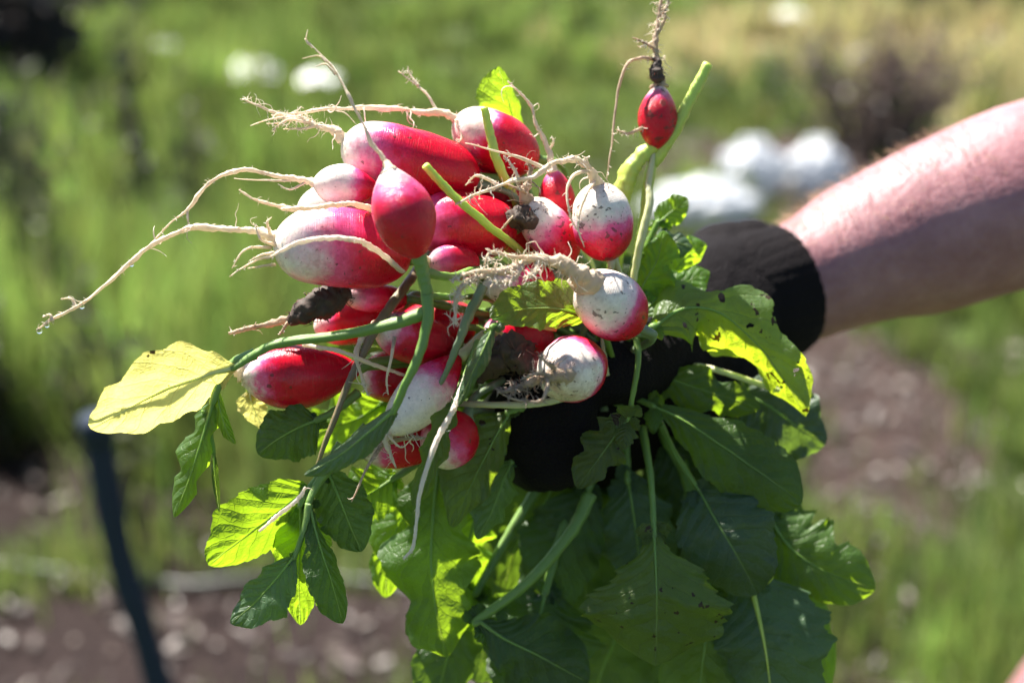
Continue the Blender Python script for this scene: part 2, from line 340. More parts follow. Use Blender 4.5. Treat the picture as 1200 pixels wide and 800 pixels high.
# bark chips and dead bits lying on the bare soil
n = 16000; u = np.random.rand(n); cy = 1.4*(8/1.4)**u; cx = (np.random.rand(n)*2-1)*(.5*cy+.4); kp = np.random.rand(n) < np.clip(field(SOIL, cx, cy)*1.2-.15, .02, 1); kp &= ~((cx < .15) & (cy < 3.4) & (np.random.rand(n) < .6)); cx, cy = cx[kp], cy[kp]
mc = MB()
for x, y in zip(cx, cy):
    s = random.uniform(.004, .015)*(1+.1*y)*(1.8 if random.random() < .06 else 1); a = random.random()*6.28; e = random.uniform(.25, .7); tz = random.uniform(-.5, .5); p = Vector((x, y, .012+random.random()*.012))
    A = Vector((math.cos(a), math.sin(a), tz))*s; B = Vector((-math.sin(a), math.cos(a), random.uniform(-.4, .4)))*s*e; C = Vector((0, 0, .003))
    mc.add([p-A-B, p+A-B*.6, p+A*.8+B, p-A*.7+B, p-A*.6+C, p+A*.7+C], [(0, 1, 5, 4), (1, 2, 5), (2, 3, 4, 5), (3, 0, 4)])
m, nn, ll, bb = mat('bark_chip'); ge = N_(nn, 'ShaderNodeNewGeometry'); ll.new(ramp(nn, ll, ge.outputs['Random Per Island'], [(0, (.03, .02, .017)), (.6, (.06, .04, .034)), (.9, (.085, .06, .05)), (1, (.26, .22, .19))]), bb.inputs['Base Color']); bb.inputs['Roughness'].default_value = .5
tag(mc.build('bark_chips', m, smooth=False), 'loose bark chips and dead bits scattered over the bare brown soil', 'bark chips', kind='stuff')

# ------------------------------------------------------------------ background things
def fabric_mat(name, c, rough=.5, tw=0.):
    m, n, l, b = mat(name); tc = N_(n, 'ShaderNodeTexCoord'); a = noise_(n, l, tc.outputs['Object'], 14, 4, .6)
    l.new(mix(n, l, a, tuple(x*.9 for x in c), c), b.inputs['Base Color']); b.inputs['Roughness'].default_value = rough
    bump(n, l, noise_(n, l, tc.outputs['Object'], 30, 4, .6), .4, .01, b); return m
M_BAG = fabric_mat('white_plastic', (.72, .74, .78), .14)
_n = M_BAG.node_tree.nodes; _l = M_BAG.node_tree.links; _t = _n.new('ShaderNodeBsdfTranslucent'); _t.inputs[0].default_value = (.85, .87, .9, 1); _m = _n.new('ShaderNodeMixShader'); _m.inputs[0].default_value = .3
_l.new(_n['Principled BSDF'].outputs[0], _m.inputs[1]); _l.new(_t.outputs[0], _m.inputs[2]); _l.new(_m.outputs[0], _n['Material Output'].inputs['Surface'])
def bag(label, px, py, wpx, hpx, seed, group=None, neck=True, name='plastic_bag'):
    g = G(px, py+hpx*.5); d = (g-CP).dot(FW); wx = S(wpx, d)*.46; hz = S(hpx, d)*.40
    root = empty(name, g); rng = random.Random(seed)
    bm = bmesh.new(); bmesh.ops.create_icosphere(bm, subdivisions=5, radius=1.0)
    for v in bm.verts:
        q = v.co.copy(); k = noise.noise(q*1.3+Vector((seed*3., 0, 0)))*.22+abs(noise.noise(q*2.6+Vector((0, seed*5., 0))))*.42-abs(noise.noise(q*5+Vector((seed, 0, 2))))*.26+abs(noise.noise(q*11))*.10-.08
        q *= 1+k
        if neck and q.z > .55: f = min(1, (q.z-.55)/.6); q.x *= 1-.75*f; q.y *= 1-.75*f; q.z += .15*f
        if q.z < -.72: q.z = -.72-(q.z+.72)*-.1
        v.co = Vector((q.x*wx, q.y*wx*.75, (q.z+.74)*hz*1.1))
    me = bpy.data.meshes.new('sack'); bm.to_mesh(me); bm.free(); me.materials.append(M_BAG)
    for p in me.polygons: p.use_smooth = True
    o = bpy.data.objects.new('sack', me); COL.objects.link(o); o.parent = root
    if neck:
        mb = MB(); P = [Vector((math.cos(a)*wx*.30, math.sin(a)*wx*.24, hz*1.72)) for a in np.linspace(0, 6.28, 14)]; tube(mb, P, [.012*wx/.25]*4, 6, cap=False); mb.build('tie', M_BAG, root)
        for sg in (-1, 1):
            mb = MB(); tube(mb, catmull([Vector((0, 0, hz*1.75)), Vector((sg*wx*.28, 0, hz*2.0)), Vector((sg*wx*.5, .02, hz*1.8))], 9), [wx*.10, wx*.13, wx*.03], 8, .5, seed, flat=.35); mb.build('tied_end', M_BAG, root)
    tag(root, label, 'bag', group); return root
bag('white filled plastic bag standing rightmost of the three by brown soil', 956, 186, 78, 74, 2, 'white bags in the garden')
bag('white filled plastic bag standing between the two other bags', 880, 188, 84, 80, 8, 'white bags in the garden')
bag('low white plastic bag lying lower left behind the glove', 822, 228, 130, 58, 5, 'white bags in the garden', False)
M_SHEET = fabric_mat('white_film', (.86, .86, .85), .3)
M_SHEETD = fabric_mat('grey_film', (.34, .34, .33), .5)  # dimmer grey film for the two faint scraps
def scrap(label, px, py, wpx, hpx, seed, tone=1.):
    g = G(px, py+hpx*.5); d = (g-CP).dot(FW); w_ = S(wpx, d); h_ = S(hpx, d); root = empty('plastic_sheet', g)
    mb = MB(); n = 22; vs = []; fs = []
    for j in range(n):
        for i in range(n):
            x = i/(n-1)-.5; y = j/(n-1)-.5; q = Vector((x*4+seed, y*4, seed))
            z = (.25+.9*abs(noise.noise(q))+.35*noise.noise(q*2.3))*h_*(1-2.6*(x*x+y*y)); vs.append(g+Vector((x*w_*(1+.3*noise.noise(q*.7)), y*w_*1.2, max(z, 0)+.15)))
    fs = [(j*n+i, j*n+i+1, (j+1)*n+i+1, (j+1)*n+i) for j in range(n-1) for i in range(n-1)]
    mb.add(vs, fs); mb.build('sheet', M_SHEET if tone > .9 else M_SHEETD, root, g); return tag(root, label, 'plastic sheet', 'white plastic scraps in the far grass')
scrap('crumpled white plastic in the grass above the left root tips', 297, 106, 58, 26, 3.)
scrap('small white plastic scrap right of a larger one in far grass', 375, 118, 44, 20, 7.)
scrap('tiny white scrap in far grass at upper right edge of straw strip', 925, 36, 34, 16, 11.)
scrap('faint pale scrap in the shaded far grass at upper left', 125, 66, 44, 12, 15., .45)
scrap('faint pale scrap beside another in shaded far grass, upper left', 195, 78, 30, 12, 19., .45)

m, nn, ll, bb = mat('dark_blue_plastic'); bb.inputs['Base Color'].default_value = (.018, .028, .050, 1); bb.inputs['Roughness'].default_value = .75; bb.inputs['Specular IOR Level'].default_value = .2
tcn = N_(nn, 'ShaderNodeTexCoord'); bump(nn, ll, noise_(nn, ll, tcn.outputs['Object'], 60, 3), .3, .004, bb); M_STAKE = m
A = W(112, 498, 1.55); B = W(185, 800, 1.72); dirv = (B-A).normalized(); Cg = B + dirv*((B.z+.05)/-dirv.z)
root = empty('garden_stake', (Cg.x, Cg.y, 0)); mb = MB(); P = catmull([A, A.lerp(B, .5)+Vector((-.008, 0, 0)), B, Cg], 40); tube(mb, P, lambda t:   .016+.0008*math.sin(t*220), 14); mb.build('shaft', M_STAKE, root, root.location)
mb = MB(); tube(mb, [A-dirv*.012, A-dirv*.010, A-dirv*.002, A+dirv*.02], [.008, .017, .0185, .0185], 14); mb.build('cap', M_STAKE, root, root.location)
tag(root, 'dark blue leaning garden stake below the yellow leaf', 'stake')

m, nn, ll, bb = mat('pale_hose'); bb.inputs['Base Color'].default_value = (.10, .11, .095, 1); bb.inputs['Roughness'].default_value = .4
P = [G(x, y)+Vector((0, 0, .03)) for x, y in ((-260, 640), (-40, 660), (90, 678), (220, 690), (330, 684), (440, 690), (560, 715), (700, 745))]
mb = MB(); tube(mb, wobble(catmull([p_-Vector((0, 0, .018)) for p_ in P], 90), .012, 3, 6), [.007]*4, 10); tag(mb.build('drip_hose', m), 'thin pale drip hose lying across the ground at lower left', 'hose')

def shrub(name, label, px, py, h, spread, col, nb, seed, cat='shrub', leafy=1.0, group=None):
    g = G(px, py); root = empty(name, (g.x, g.y, 0)); rng = random.Random(seed); st = MB(); lv = MB()
    for i in range(nb):
        a = rng.random()*6.28; b = Vector((math.cos(a), math.sin(a), 0))*rng.random()*spread*.25; e = b*3.2*rng.uniform(.6, 1.1)+Vector((0, 0, h*rng.uniform(.6, 1.05)))
        P = wobble(catmull([g+b-Vector((0, 0, .02)), g+b*1.5+Vector((0, 0, e.z*.5)), g+e], 9), h*.06, seed+i, 3); tube(st, P, [.008*h/.5, .005*h/.5, .002], 5)
        for k in range(int(16*leafy)):
            t = rng.uniform(.25, 1); p = P[min(8, int(t*8))]+rv(rng)*h*.09; s = h*rng.uniform(.03, .07); d = rv(rng); u_ = d.cross(rv(rng)).normalized()*.45
            lv.add([p-d*s, p+u_*s, p+d*s, p-u_*s], [(0, 1, 2, 3)])
    m, n, l, b = mat('twig'); b.inputs['Base Color'].default_value = (.10, .075, .06, 1); b.inputs['Roughness'].default_value = .8
    st.build('stems', m, root, root.location)
    m, n, l, b = mat('shrub_leaf'); ge = N_(n, 'ShaderNodeNewGeometry'); l.new(mix(n, l, ge.outputs['Random Per Island'], tuple(x*.6 for x in col), tuple(x*1.3 for x in col)), b.inputs['Base Color'])
    tr = N_(n, 'ShaderNodeBsdfTranslucent'); tr.inputs[0].default_value = tuple(x*1.8 for x in col)+(1,); mx = N_(n, 'ShaderNodeMixShader'); mx.inputs[0].default_value = .35
    l.new(b.outputs[0], mx.inputs[1]); l.new(tr.outputs[0], mx.inputs[2]); l.new(mx.outputs[0], n['Material Output'].inputs['Surface'])
    if leafy > 0: tag(lv.build('foliage', m, root, root.location, smooth=False), kind='stuff')
    return tag(root, label, cat, group)
shrub('dark_shrub', 'dark purplish shrub in the shade at the top left corner', 25, 110, 1.2, 1.2, (.022, .020, .022), 34, 1, leafy=3)
shrub('dark_shrub', 'dark shrub behind the far grass left of the white scraps', 150, 20, 1.0, 1.6, (.022, .026, .018), 30, 2, leafy=3)
shrub('dark_shrub', 'low dark shrub beyond the straw strip at the top right corner', 1120, 12, .8, 3.2, (.020, .018, .018), 40, 3, leafy=3)
shrub('dry_bush', 'brown twiggy dry bush behind the white bags', 1030, 175, .62, .9, (.10, .07, .06), 70, 4, 'bush', leafy=.7)
shrub('green_weed', 'leafy green weed growing left of the white bags', 900, 135, .34, 1.0, (.07, .12, .02), 34, 5, 'weed', leafy=1.4)
shrub('green_weed', 'dull olive weed clump at the left edge of the far grass', 15, 330, .70, .45, (.045, .058, .026), 20, 31, 'weed', leafy=1.4)
shrub('green_weed', 'dull green weed clump at the left edge above the stake', -5, 520, .42, .34, (.050, .058, .026), 16, 32, 'weed', leafy=1.2)
WD = [(162, 300, .95, 'tall dark weed stalk among far grass at left'), (222, 330, .75, 'shorter weed stalk right of the tall dark one'), (60, 420, .7, 'brown weed stalk at the left edge of the frame'),
      (95, 520, .55, 'dry weed stalk above the stake at left'), (140, 600, .5, 'low weed stalk between stake and hose')]
for i, (px, py, h, lab) in enumerate(WD): shrub('weed_stalk', lab, px, py, h, .16, (.06, .07, .025), 5, 20+i, 'weed', leafy=.8, group='weed stalks at the left')

# ------------------------------------------------------------------ person with gloved hand
def blob(chains, voxel, smooth=6, sub=0):
    mb = MB()
    for ch in chains:      # one closed round-ended tube per chain, then fused
        P = catmull([Vector(p[:3]) for p in ch], 9*(len(ch)-1)+1); m_ = len(ch)-1; rr = []
        for i in range(len(P)):
            t = i/9; k = min(int(t), m_-1); t -= k; t = t*t*(3-2*t)*.5+t*.5; rr.append(ch[k][3]*(1-t)+ch[k+1][3]*t)
        d0 = (P[0]-P[1]).normalized(); d1 = (P[-1]-P[-2]).normalized(); A_ = [(P[0]+d0*rr[0]*math.cos(a), rr[0]*math.sin(a)) for a in np.linspace(.12, 1.45, 6)]; B_ = [(P[-1]+d1*rr[-1]*math.sin(a), rr[-1]*math.cos(a)) for a in np.linspace(.12, 1.45, 6)]
        PP = [a[0] for a in A_]+P+[b[0] for b in B_]; RR = [a[1] for a in A_]+rr+[b[1] for b in B_]; n__ = len(PP)
        tube(mb, PP, lambda t: RR[int(round(t*(n__-1)))], 24)
    bm = bmesh.new(); vs_ = [bm.verts.new(v) for v in mb.v]
    for f in mb.f: bm.faces.new([vs_[k] for k in f])
    bmesh.ops.recalc_face_normals(bm, faces=bm.faces)
    me = bpy.data.meshes.new('tmp'); bm.to_mesh(me); bm.free(); o = bpy.data.objects.new('tmp', me); COL.objects.link(o)
    r = o.modifiers.new('r', 'REMESH'); r.mode = 'VOXEL'; r.voxel_size = voxel; s = o.modifiers.new('s', 'SMOOTH'); s.factor = .5; s.iterations = smooth
    if sub: u_ = o.modifiers.new('u', 'SUBSURF'); u_.levels = sub; u_.render_levels = sub
    dg = bpy.context.evaluated_depsgraph_get(); me2 = bpy.data.meshes.new_from_object(o.evaluated_get(dg))
    bpy.data.objects.remove(o); bpy.data.meshes.remove(me)
    for p in me2.polygons: p.use_smooth = True
    return me2
def place(me, name, mat_, parent):
    me.name = name; me.transform(Matrix.Translation(-parent.location)); me.materials.clear(); me.materials.append(mat_); o = bpy.data.objects.new(name, me); COL.objects.link(o); o.parent = parent; return o
m, n, l, b = mat('skin'); tc = N_(n, 'ShaderNodeTexCoord'); a = noise_(n, l, tc.outputs['Object'], 45, 4, .6); a2 = noise_(n, l, tc.outputs['Object'], 220, 3, .6)
l.new(ramp(n, l, math_(n, l, 'ADD', math_(n, l, 'MULTIPLY', a, .7), math_(n, l, 'MULTIPLY', a2, .3)), [(.3, (.235, .094, .106)), (.5, (.31, .142, .156)), (.7, (.39, .20, .21))]), b.inputs['Base Color'])
b.inputs['Roughness'].default_value = .5; b.inputs['Subsurface Weight'].default_value = .35; b.inputs['Subsurface Radius'].default_value = (1, .3, .2); b.inputs['Subsurface Scale'].default_value = .008
bump(n, l, math_(n, l, 'ADD', a2, math_(n, l, 'MULTIPLY', noise_(n, l, tc.outputs['Object'], 700, 2), .5)), .3, .002, b); M_SKIN = m
def cloth(name, c, sheen=0., scale=900):
    m, n, l, b = mat(name); tc = N_(n, 'ShaderNodeTexCoord'); b.inputs['Base Color'].default_value = (*c, 1); b.inputs['Roughness'].default_value = .85; b.inputs['Specular IOR Level'].default_value = .12
    b.inputs['Sheen Weight'].default_value = sheen; b.inputs['Sheen Roughness'].default_value = .45
    wv = N_(n, 'ShaderNodeTexVoronoi'); wv.inputs['Scale'].default_value = scale; l.new(tc.outputs['Object'], wv.inputs['Vector'])
    bump(n, l, math_(n, l, 'ADD', wv.outputs['Distance'], noise_(n, l, tc.outputs['Object'], 70, 3)), .5, .0015, b); return m
M_GLOVE = cloth('black_knit', (.0075, .0058, .0068), .0); M_SHIRT = cloth('grey_jersey', (.30, .30, .32), .1, 600); M_SHORT = cloth('navy_twill', (.03, .035, .06), .1, 600)
M_HAIRB = cloth('brown_hair', (.06, .035, .02), .2, 400)
per = empty('person', (.62, .98, 0))
q = lambda v, r: (v.x, v.y, v.z, r)
wrist = W(948, 326, .70)
arm = [q(W(850, 360, .69), .026), q(wrist, .0308), q(W(1010, 296, .705), .0358), q(W(1090, 268, .71), .0425), q(W(1190, 232, .715), .0470), q(W(1290, 200, .73), .0480), q(W(1380, 165, .75), .043)]
shoulder = Vector((.60, .80, 1.43)); elbow = Vector(arm[-1][:3])
arm += [q(elbow.lerp(shoulder, .45), .047), q(shoulder, .058)]
ctr = Vector((.66, .97, 0)); ot = Vector((.70, 1.15, 1.43))
torso = [(ctr.x, ctr.y, .95, .125), (ctr.x, ctr.y, 1.08, .115), (ctr.x, ctr.y, 1.25, .125), (ctr.x, ctr.y, 1.38, .115), (ctr.x, ctr.y, 1.48, .07), (ctr.x-.01, ctr.y, 1.55, .056), (ctr.x-.02, ctr.y, 1.60, .056)]
head = [(ctr.x-.03, ctr.y, 1.62, .07), (ctr.x-.035, ctr.y, 1.68, .083), (ctr.x-.03, ctr.y, 1.72, .088)]
face = [[(ctr.x-.115, ctr.y-.003, 1.685, .010), (ctr.x-.128, ctr.y-.006, 1.665, .013)], [(ctr.x-.10, ctr.y-.02, 1.632, .009), (ctr.x-.10, ctr.y+.02, 1.632, .009)]]
ears = [[(ctr.x-.02, ctr.y+s*.088, 1.66, .012), (ctr.x-.01, ctr.y+s*.092, 1.695, .015)] for s in (-1, 1)]
legR = [(ctr.x-.03, ctr.y+.10, .93, .095), (ctr.x-.085, ctr.y+.15, .69, .080), (ctr.x-.155, ctr.y+.185, .52, .060), (ctr.x-.15, ctr.y+.19, .33, .055), (ctr.x-.12, ctr.y+.19, .09, .038), (ctr.x-.22, ctr.y+.19, .035, .032), (ctr.x-.28, ctr.y+.19, .028, .025)]
legL = [(ctr.x, ctr.y-.09, .93, .095), (ctr.x+.03, ctr.y-.11, .72, .085), (ctr.x+.03, ctr.y-.12, .50, .060), (ctr.x+.06, ctr.y-.12, .32, .055), (ctr.x+.08, ctr.y-.12, .09, .038), (ctr.x-.02, ctr.y-.12, .035, .032), (ctr.x-.08, ctr.y-.12, .028, .025)]
sh2 = [q(shoulder, .058), (ctr.x, ctr.y, 1.40, .10), q(ot, .058)]
arm2 = [q(ot, .058), (.78, 1.20, 1.20, .046), (.80, 1.20, 1.10, .042), (.74, 1.22, .95, .040), (.70, 1.22, .86, .028), (.69, 1.22, .80, .034)]
fing2 = [[(.69, 1.22, .80, .025), (.675+.012*i, 1.205+.012*i, .745, .0095), (.668+.012*i, 1.20+.012*i, .70, .0085)] for i in range(4)] + [[(.68, 1.20, .82, .012), (.66, 1.185, .775, .010)]]
bme = blob([arm, torso, head, legR, legL, sh2, arm2]+face+ears+fing2, .0075, 4, 0)
bno = [v.normal.copy() for v in bme.vertices]
for v, vn in zip(bme.vertices, bno):      # tendons and soft unevenness
    p = v.co; v.co = p+vn*(.0012*noise.noise(Vector((p.x*14, p.y*45, p.z*45)))+.0006*noise.noise(p*90))
body = place(bme, 'body', M_SKIN, per)
infl = lambda ch, k: [(a_, b_, c_, r_+k) for a_, b_, c_, r_ in ch]
place(blob([infl(torso[:4], .016), infl([sh2[0], (ctr.x, ctr.y, 1.36, .10), sh2[2]], .014), infl([arm[-1], q(shoulder.lerp(elbow, .3), .052)], .014), infl(arm2[:1]+[(.75, 1.18, 1.28, .05)], .014)], .008), 'shirt', M_SHIRT, per)
place(blob([infl([torso[0], (ctr.x, ctr.y, .99, .12)], .02), infl([legR[0], (ctr.x-.07, ctr.y+.125, .82, .088)], .02), infl(legL[:1]+[(ctr.x+.02, ctr.y-.105, .78, .088)], .02)], .008), 'shorts', M_SHORT, per)
place(blob([[(ctr.x-.005, ctr.y, 1.73, .092), (ctr.x+.03, ctr.y, 1.69, .075), (ctr.x+.03, ctr.y, 1.64, .055)]], .008), 'hair', M_HAIRB, per)
m, n, l, b = mat('eye'); b.inputs['Base Color'].default_value = (.03, .02, .015, 1); b.inputs['Roughness'].default_value = .1
for s in (-1, 1): place(blob([[(ctr.x-.108, ctr.y+s*.032, 1.69, .009), (ctr.x-.109, ctr.y+s*.032, 1.69, .009)]], .002), 'eye', m, per)
for lg in (legR, legL):
    f = lg[-3:]; place(blob([infl([(f[0][0], f[0][1], .075, .036), (f[0][0]+.02, f[0][1], .045, .036), f[1], f[2]], .009)], .006), 'shoe', M_SHORT, per)
tag(per, 'person beside the frame reaching in a bare pinkish forearm with black glove', 'person')
# arm hair
mh = MB(); rng = random.Random(3)
for i in range(900):
    t = rng.uniform(.18, .9)*4; k = int(t); f = t-k; a_, b_ = arm[k+0], arm[k+1]; c_ = Vector(a_[:3]).lerp(Vector(b_[:3]), f); r_ = a_[3]*(1-f)+b_[3]*f; ax = (Vector(b_[:3])-Vector(a_[:3])).normalized()
    nn_ = (UP*rng.uniform(.2, 1)+FW*rng.uniform(-.8, .8)+ax*.0); nn_ = (nn_-ax*nn_.dot(ax)).normalized(); p = c_+nn_*r_*.98; L = rng.uniform(.003, .007); e = p+nn_*L*.7-ax*L*.7+rv(rng)*L*.3
    tube(mh, [p, p.lerp(e, .5)+nn_*L*.12, e], [.00011, .00009, .00005], 3, cap=False)
m, n, l, b = mat('fair_arm_hair'); b.inputs['Base Color'].default_value = (.55, .40, .26, 1); b.inputs['Roughness'].default_value = .4
tag(mh.build('arm_hair', m, body, per.location), kind='stuff')
# the glove: palm, cuff, five curled fingers
gl = [[q(W(900, 343, .70), .030), q(W(882, 348, .697), .0325), q(W(865, 352, .69), .035), q(W(820, 375, .675), .038), q(W(760, 415, .655), .040), q(W(700, 455, .645), .036)],
      [q(W(846, 296, .685), .0155), q(W(880, 292, .69), .0145)],
      [q(W(800, 420, .665), .036), q(W(740, 460, .655), .036), q(W(680, 500, .648), .030)]]
kn = [(652, 425), (644, 468), (652, 506), (664, 530)]
for i, (kx, ky) in enumerate(kn):
    rr = (.0125, .013, .0125, .0115)[i]
    gl.append([q(W(700, 440+18*i, .65), .020), q(W(kx-6, ky, .648), rr*1.15), q(W(kx-38, ky+10, .618), rr), q(W(kx-28, ky+14, .592), rr*.95), q(W(kx+22, ky+8, .585), rr*.9)])
gl.append([q(W(800, 395, .655), .022), q(W(770, 415, .618), .017), q(W(735, 432, .598), .015), q(W(700, 440, .588), .013)])
gme = blob(gl, .0024, 4); gno = [v.normal.copy() for v in gme.vertices]
for v, vn in zip(gme.vertices, gno):      # wrinkles of the knit
    p = v.co; k = .0016*noise.noise(p*45)+.0006*abs(noise.noise(Vector((p.x*60+p.z*120, p.y*60, p.z*40-p.x*110))))*2-.0004*noise.noise(p*400); v.co = p+vn*k
glove = place(gme, 'glove', M_GLOVE, per)
mb = MB(); ax = ((wrist-W(870, 345, .69)).normalized()+FW*.55).normalized(); n1 = ax.orthogonal().normalized(); n2 = ax.cross(n1); c0 = W(894, 345, .698)
Rr = [(.0305, .004), (.034, .0085), (.040, .0098), (.0445, .007), (.0465, .001), (.0470, -.006), (.0460, -.014), (.0445, -.024), (.0410, -.036), (.034, -.048)]
Rr = [(a_*.77, b_*.9) for a_, b_ in Rr]
vs = []; fs = []; sg = 144
for r_, z_ in Rr:
    for k in range(sg): a_ = 2*math.pi*k/sg; f = 1+.02*math.sin(3*a_+1)+.005*math.sin(36*a_)+.05*noise.noise(Vector((math.cos(a_)*1.6, math.sin(a_)*1.6, z_*40))); vs.append(c0+ax*z_+(n1*math.cos(a_)+n2*math.sin(a_))*r_*f)
for j in range(len(Rr)-1):
    for k in range(sg): k2 = (k+1) % sg; fs.append((j*sg+k, j*sg+k2, (j+1)*sg+k2, (j+1)*sg+k))
mb.add(vs, fs); mb.build('cuff', M_GLOVE, glove, per.location)

# ------------------------------------------------------------------ radishes
def prof(shape, t):
    if shape == 'round': r = max(0, 1-abs(2*t-1)**2.05)**.5
    elif shape == 'long': r = max(0, 1-abs(2*t-1)**2.7)**.5*(1-.10*(t-.5))
    elif shape == 'drop': r = math.sin(math.pi*min(1, max(0, t))**.82)**.72 if 0 < t < 1 else 0
    elif shape == 'egg': r = math.sin(math.pi*min(1, max(0, t))**1.12)**.68 if 0 < t < 1 else 0
    else: r = max(0, 1-abs(2*t-1)**2.25)**.52
    return r
GRIP = (690, 440, .617)
def radish(label, tip, crown, rpx, shape='oval', white=.25, dirt=.4, soft=.25, root=None, root_r=None, root_mat_=None, hairs=0, hair_len=8, hair_mat=None, side=(), stalks=2, bend=0., deep=1.0, seed=0, clod=None, smat=None, group='radishes in the bunch', stalk_pts=None, drops=(), tangle=0, fat=0.):
    tp, cr = W3(tip), W3(crown); ax = (cr-tp); L = ax.length; axn = ax.normalized(); d = (tip[2]+crown[2])*.5; Rm = S(rpx, d)
    root_o = empty('radish', cr); o0 = cr
    n1 = axn.orthogonal().normalized(); n2 = axn.cross(n1); bd = axn.cross(FW).normalized()*bend*L
    nr, sg = 34, 36; vs = []; uv = []; fs = []; P0 = []
    sd = Vector((seed*2.7, seed*1.3, seed*.9))
    for i in range(nr):
        t = .5-.5*math.cos(math.pi*i/(nr-1)); c = tp+ax*t+bd*math.sin(math.pi*t); r = Rm*prof(shape, t)
        for k in range(sg):
            a = 2*math.pi*k/sg; dr = n1*math.cos(a)+n2*math.sin(a); q_ = dr*1.1+axn*t*2.2+sd
            f = 1+.075*noise.noise(q_)+.03*noise.noise(q_*2.7)
            vs.append(c+dr*max(r, Rm*.02)*f); uv.append((k/sg, t))
    for i in range(nr-1):
        for k in range(sg): k2 = (k+1) % sg; fs.append((i*sg+k, (i+1)*sg+k, (i+1)*sg+k2, i*sg+k2))
    fs.append(tuple(range(sg))); fs.append(tuple(range((nr-1)*sg+sg-1, (nr-1)*sg-1, -1)))
    mb = MB(); mb.add(vs, fs, uv); mb.build('bulb', radish_mat(white, dirt, soft, seed, deep), root_o, o0)
    hm = hair_mat or M_HAIR
    if root:
        rm = root_mat_ or M_ROOT; P = [tp+axn*L*.08] + [W3(p) for p in root]
        n_ = max(14, 10*len(P)); C = wobble(catmull(P, n_), Rm*.09, seed+1, 90); r0 = (root_r or Rm*.10)*.78
        RL = sum((C[i]-C[i-1]).length for i in range(1, n_))
        mb = MB(); tube(mb, C, lambda t: r0*(.22+.78*(1-t)**.9)*(1+.18*math.sin(t*23+seed))*(1+fat*math.exp(-((t-.16)/.13)**2))+Rm*.22*math.exp(-t*RL/(.11*L)), 12, .45, seed, rough=.34)
        tr = mb.build('tap_root', rm, root_o, o0); rng = random.Random(seed+100); mbh = MB()
        for h in range(int(hairs*1.9)):
            t = rng.random()**1.2; p = C[int(t*(n_-1))]; Lh = S(hair_len, d)*rng.uniform(.3, 1.2); dv = rv(rng); e = p+dv*Lh; md = p.lerp(e, .5)+rv(rng)*Lh*.3
            tube(mbh, catmull([p, md, e], 5), [r0*.14, r0*.09, r0*.02], 4, cap=False)
        for s_ in side:
            PS = wobble(catmull([W3(p) for p in s_], 6*len(s_)), Rm*.05, seed+5, 120); rs = r0*.5; mb2 = MB(); tube(mb2, PS, lambda t: rs*(.25+.75*(1-t)), 7, .4, seed+3)
            mb2.build('rootlet', rm, tr, o0)
            for h in range(hairs//3):
                t = rng.random(); p = PS[int(t*(len(PS)-1))]; Lh = S(hair_len, d)*rng.uniform(.2, .8); e = p+rv(rng)*Lh
                tube(mbh, catmull([p, p.lerp(e, .5)+rv(rng)*Lh*.3, e], 4), [r0*.12, r0*.10, r0*.03], 4, cap=False)
        for h in range(tangle):      # long curling root fibres
            p = C[int(rng.uniform(.05, .95)*(n_-1))]; Lh = S(rng.uniform(14, 40), d); dv = rv(rng); pts_ = [p]
            for q5 in range(5): dv = (dv+rv(rng)*.75-UP*.12).normalized(); pts_.append(pts_[-1]+dv*Lh*.2)
            rt = S(rng.uniform(.45, 1.1), d); tube(mbh, catmull(pts_, 16), [rt, rt*.8, rt*.3], 5, .3, h, cap=False)
        if mbh.v: tag(mbh.build('root_hairs', hm, tr, o0), kind='stuff')
        if clod:
            mb3 = MB(); PC = wobble(catmull([W3(p[:3]) for p in clod], 44), Rm*.08, seed+9, 80); rr = [S(p[3], p[2]) for p in clod]; tube(mb3, PC, rr, 30, 0., seed+2, rough=.30)
            for h in range(70):
                i_ = rng.randrange(3, 41); rc = interp(rr, i_/43); dv = rv(rng); p = PC[i_]+dv*rc*.9; g1 = rv(rng)*rc*.5; e = p+dv*rc*rng.uniform(.1, .5)+g1
                tube(mb3, catmull([p, p+dv*rc*.25-g1*.4, e], 5), [rc*.05, rc*.04, rc*.015], 4, cap=False)
            mb3.build('soil_clod', M_DIRT, tr, o0)
        if drops:
            mb4 = MB(); 
            for t, rp in drops:
                p = C[int(t*(n_-1))]-UP*r0*.7; bm = bmesh.new(); bmesh.ops.create_uvsphere(bm, u_segments=10, v_segments=8, radius=S(rp, d), matrix=Matrix.Translation(p)); bm.verts.index_update()
                mb4.add([v.co.copy() for v in bm.verts], [[v.index for v in f.verts] for f in bm.faces]); bm.free()
            tag(mb4.build('water_drops', M_WATER, tr, o0), kind='stuff')
    rng = random.Random(seed+50)
    for s_ in range(stalks):
        off = rv(rng); st = cr-axn*L*.04+n1*rng.uniform(-.3, .3)*Rm*.5+n2*rng.uniform(-.3, .3)*Rm*.5
        g = W(GRIP[0]+rng.uniform(-45, 50), GRIP[1]+rng.uniform(-50, 50), GRIP[2]+rng.uniform(-.012, .02)); mid = st+axn*L*.35+FW*rng.uniform(.0, .012)+off*.004
        mb = MB(); Pp = catmull([st, mid, mid.lerp(g, .55)+FW*.008+off*.004, g], 18); r_ = S(rng.uniform(3.6, 5.2), d); tube(mb, Pp, lambda t: r_*(1+.9*math.exp(-t*9)), 9)
        mb.build('stalk', smat or rng.choice((M_STALK, M_STALKP, M_STALKG)), root_o, o0)
    for (pts, rad, mt) in (stalk_pts or ()):
        mb = MB(); tube(mb, catmull([W3(p) for p in pts], 10*len(pts)), [S(r_, pts[0][2]) for r_ in rad], 16, .2, seed, groove=.2); mb.build('stalk', mt, root_o, o0)
    tag(root_o, label, 'radish', group); return root_o
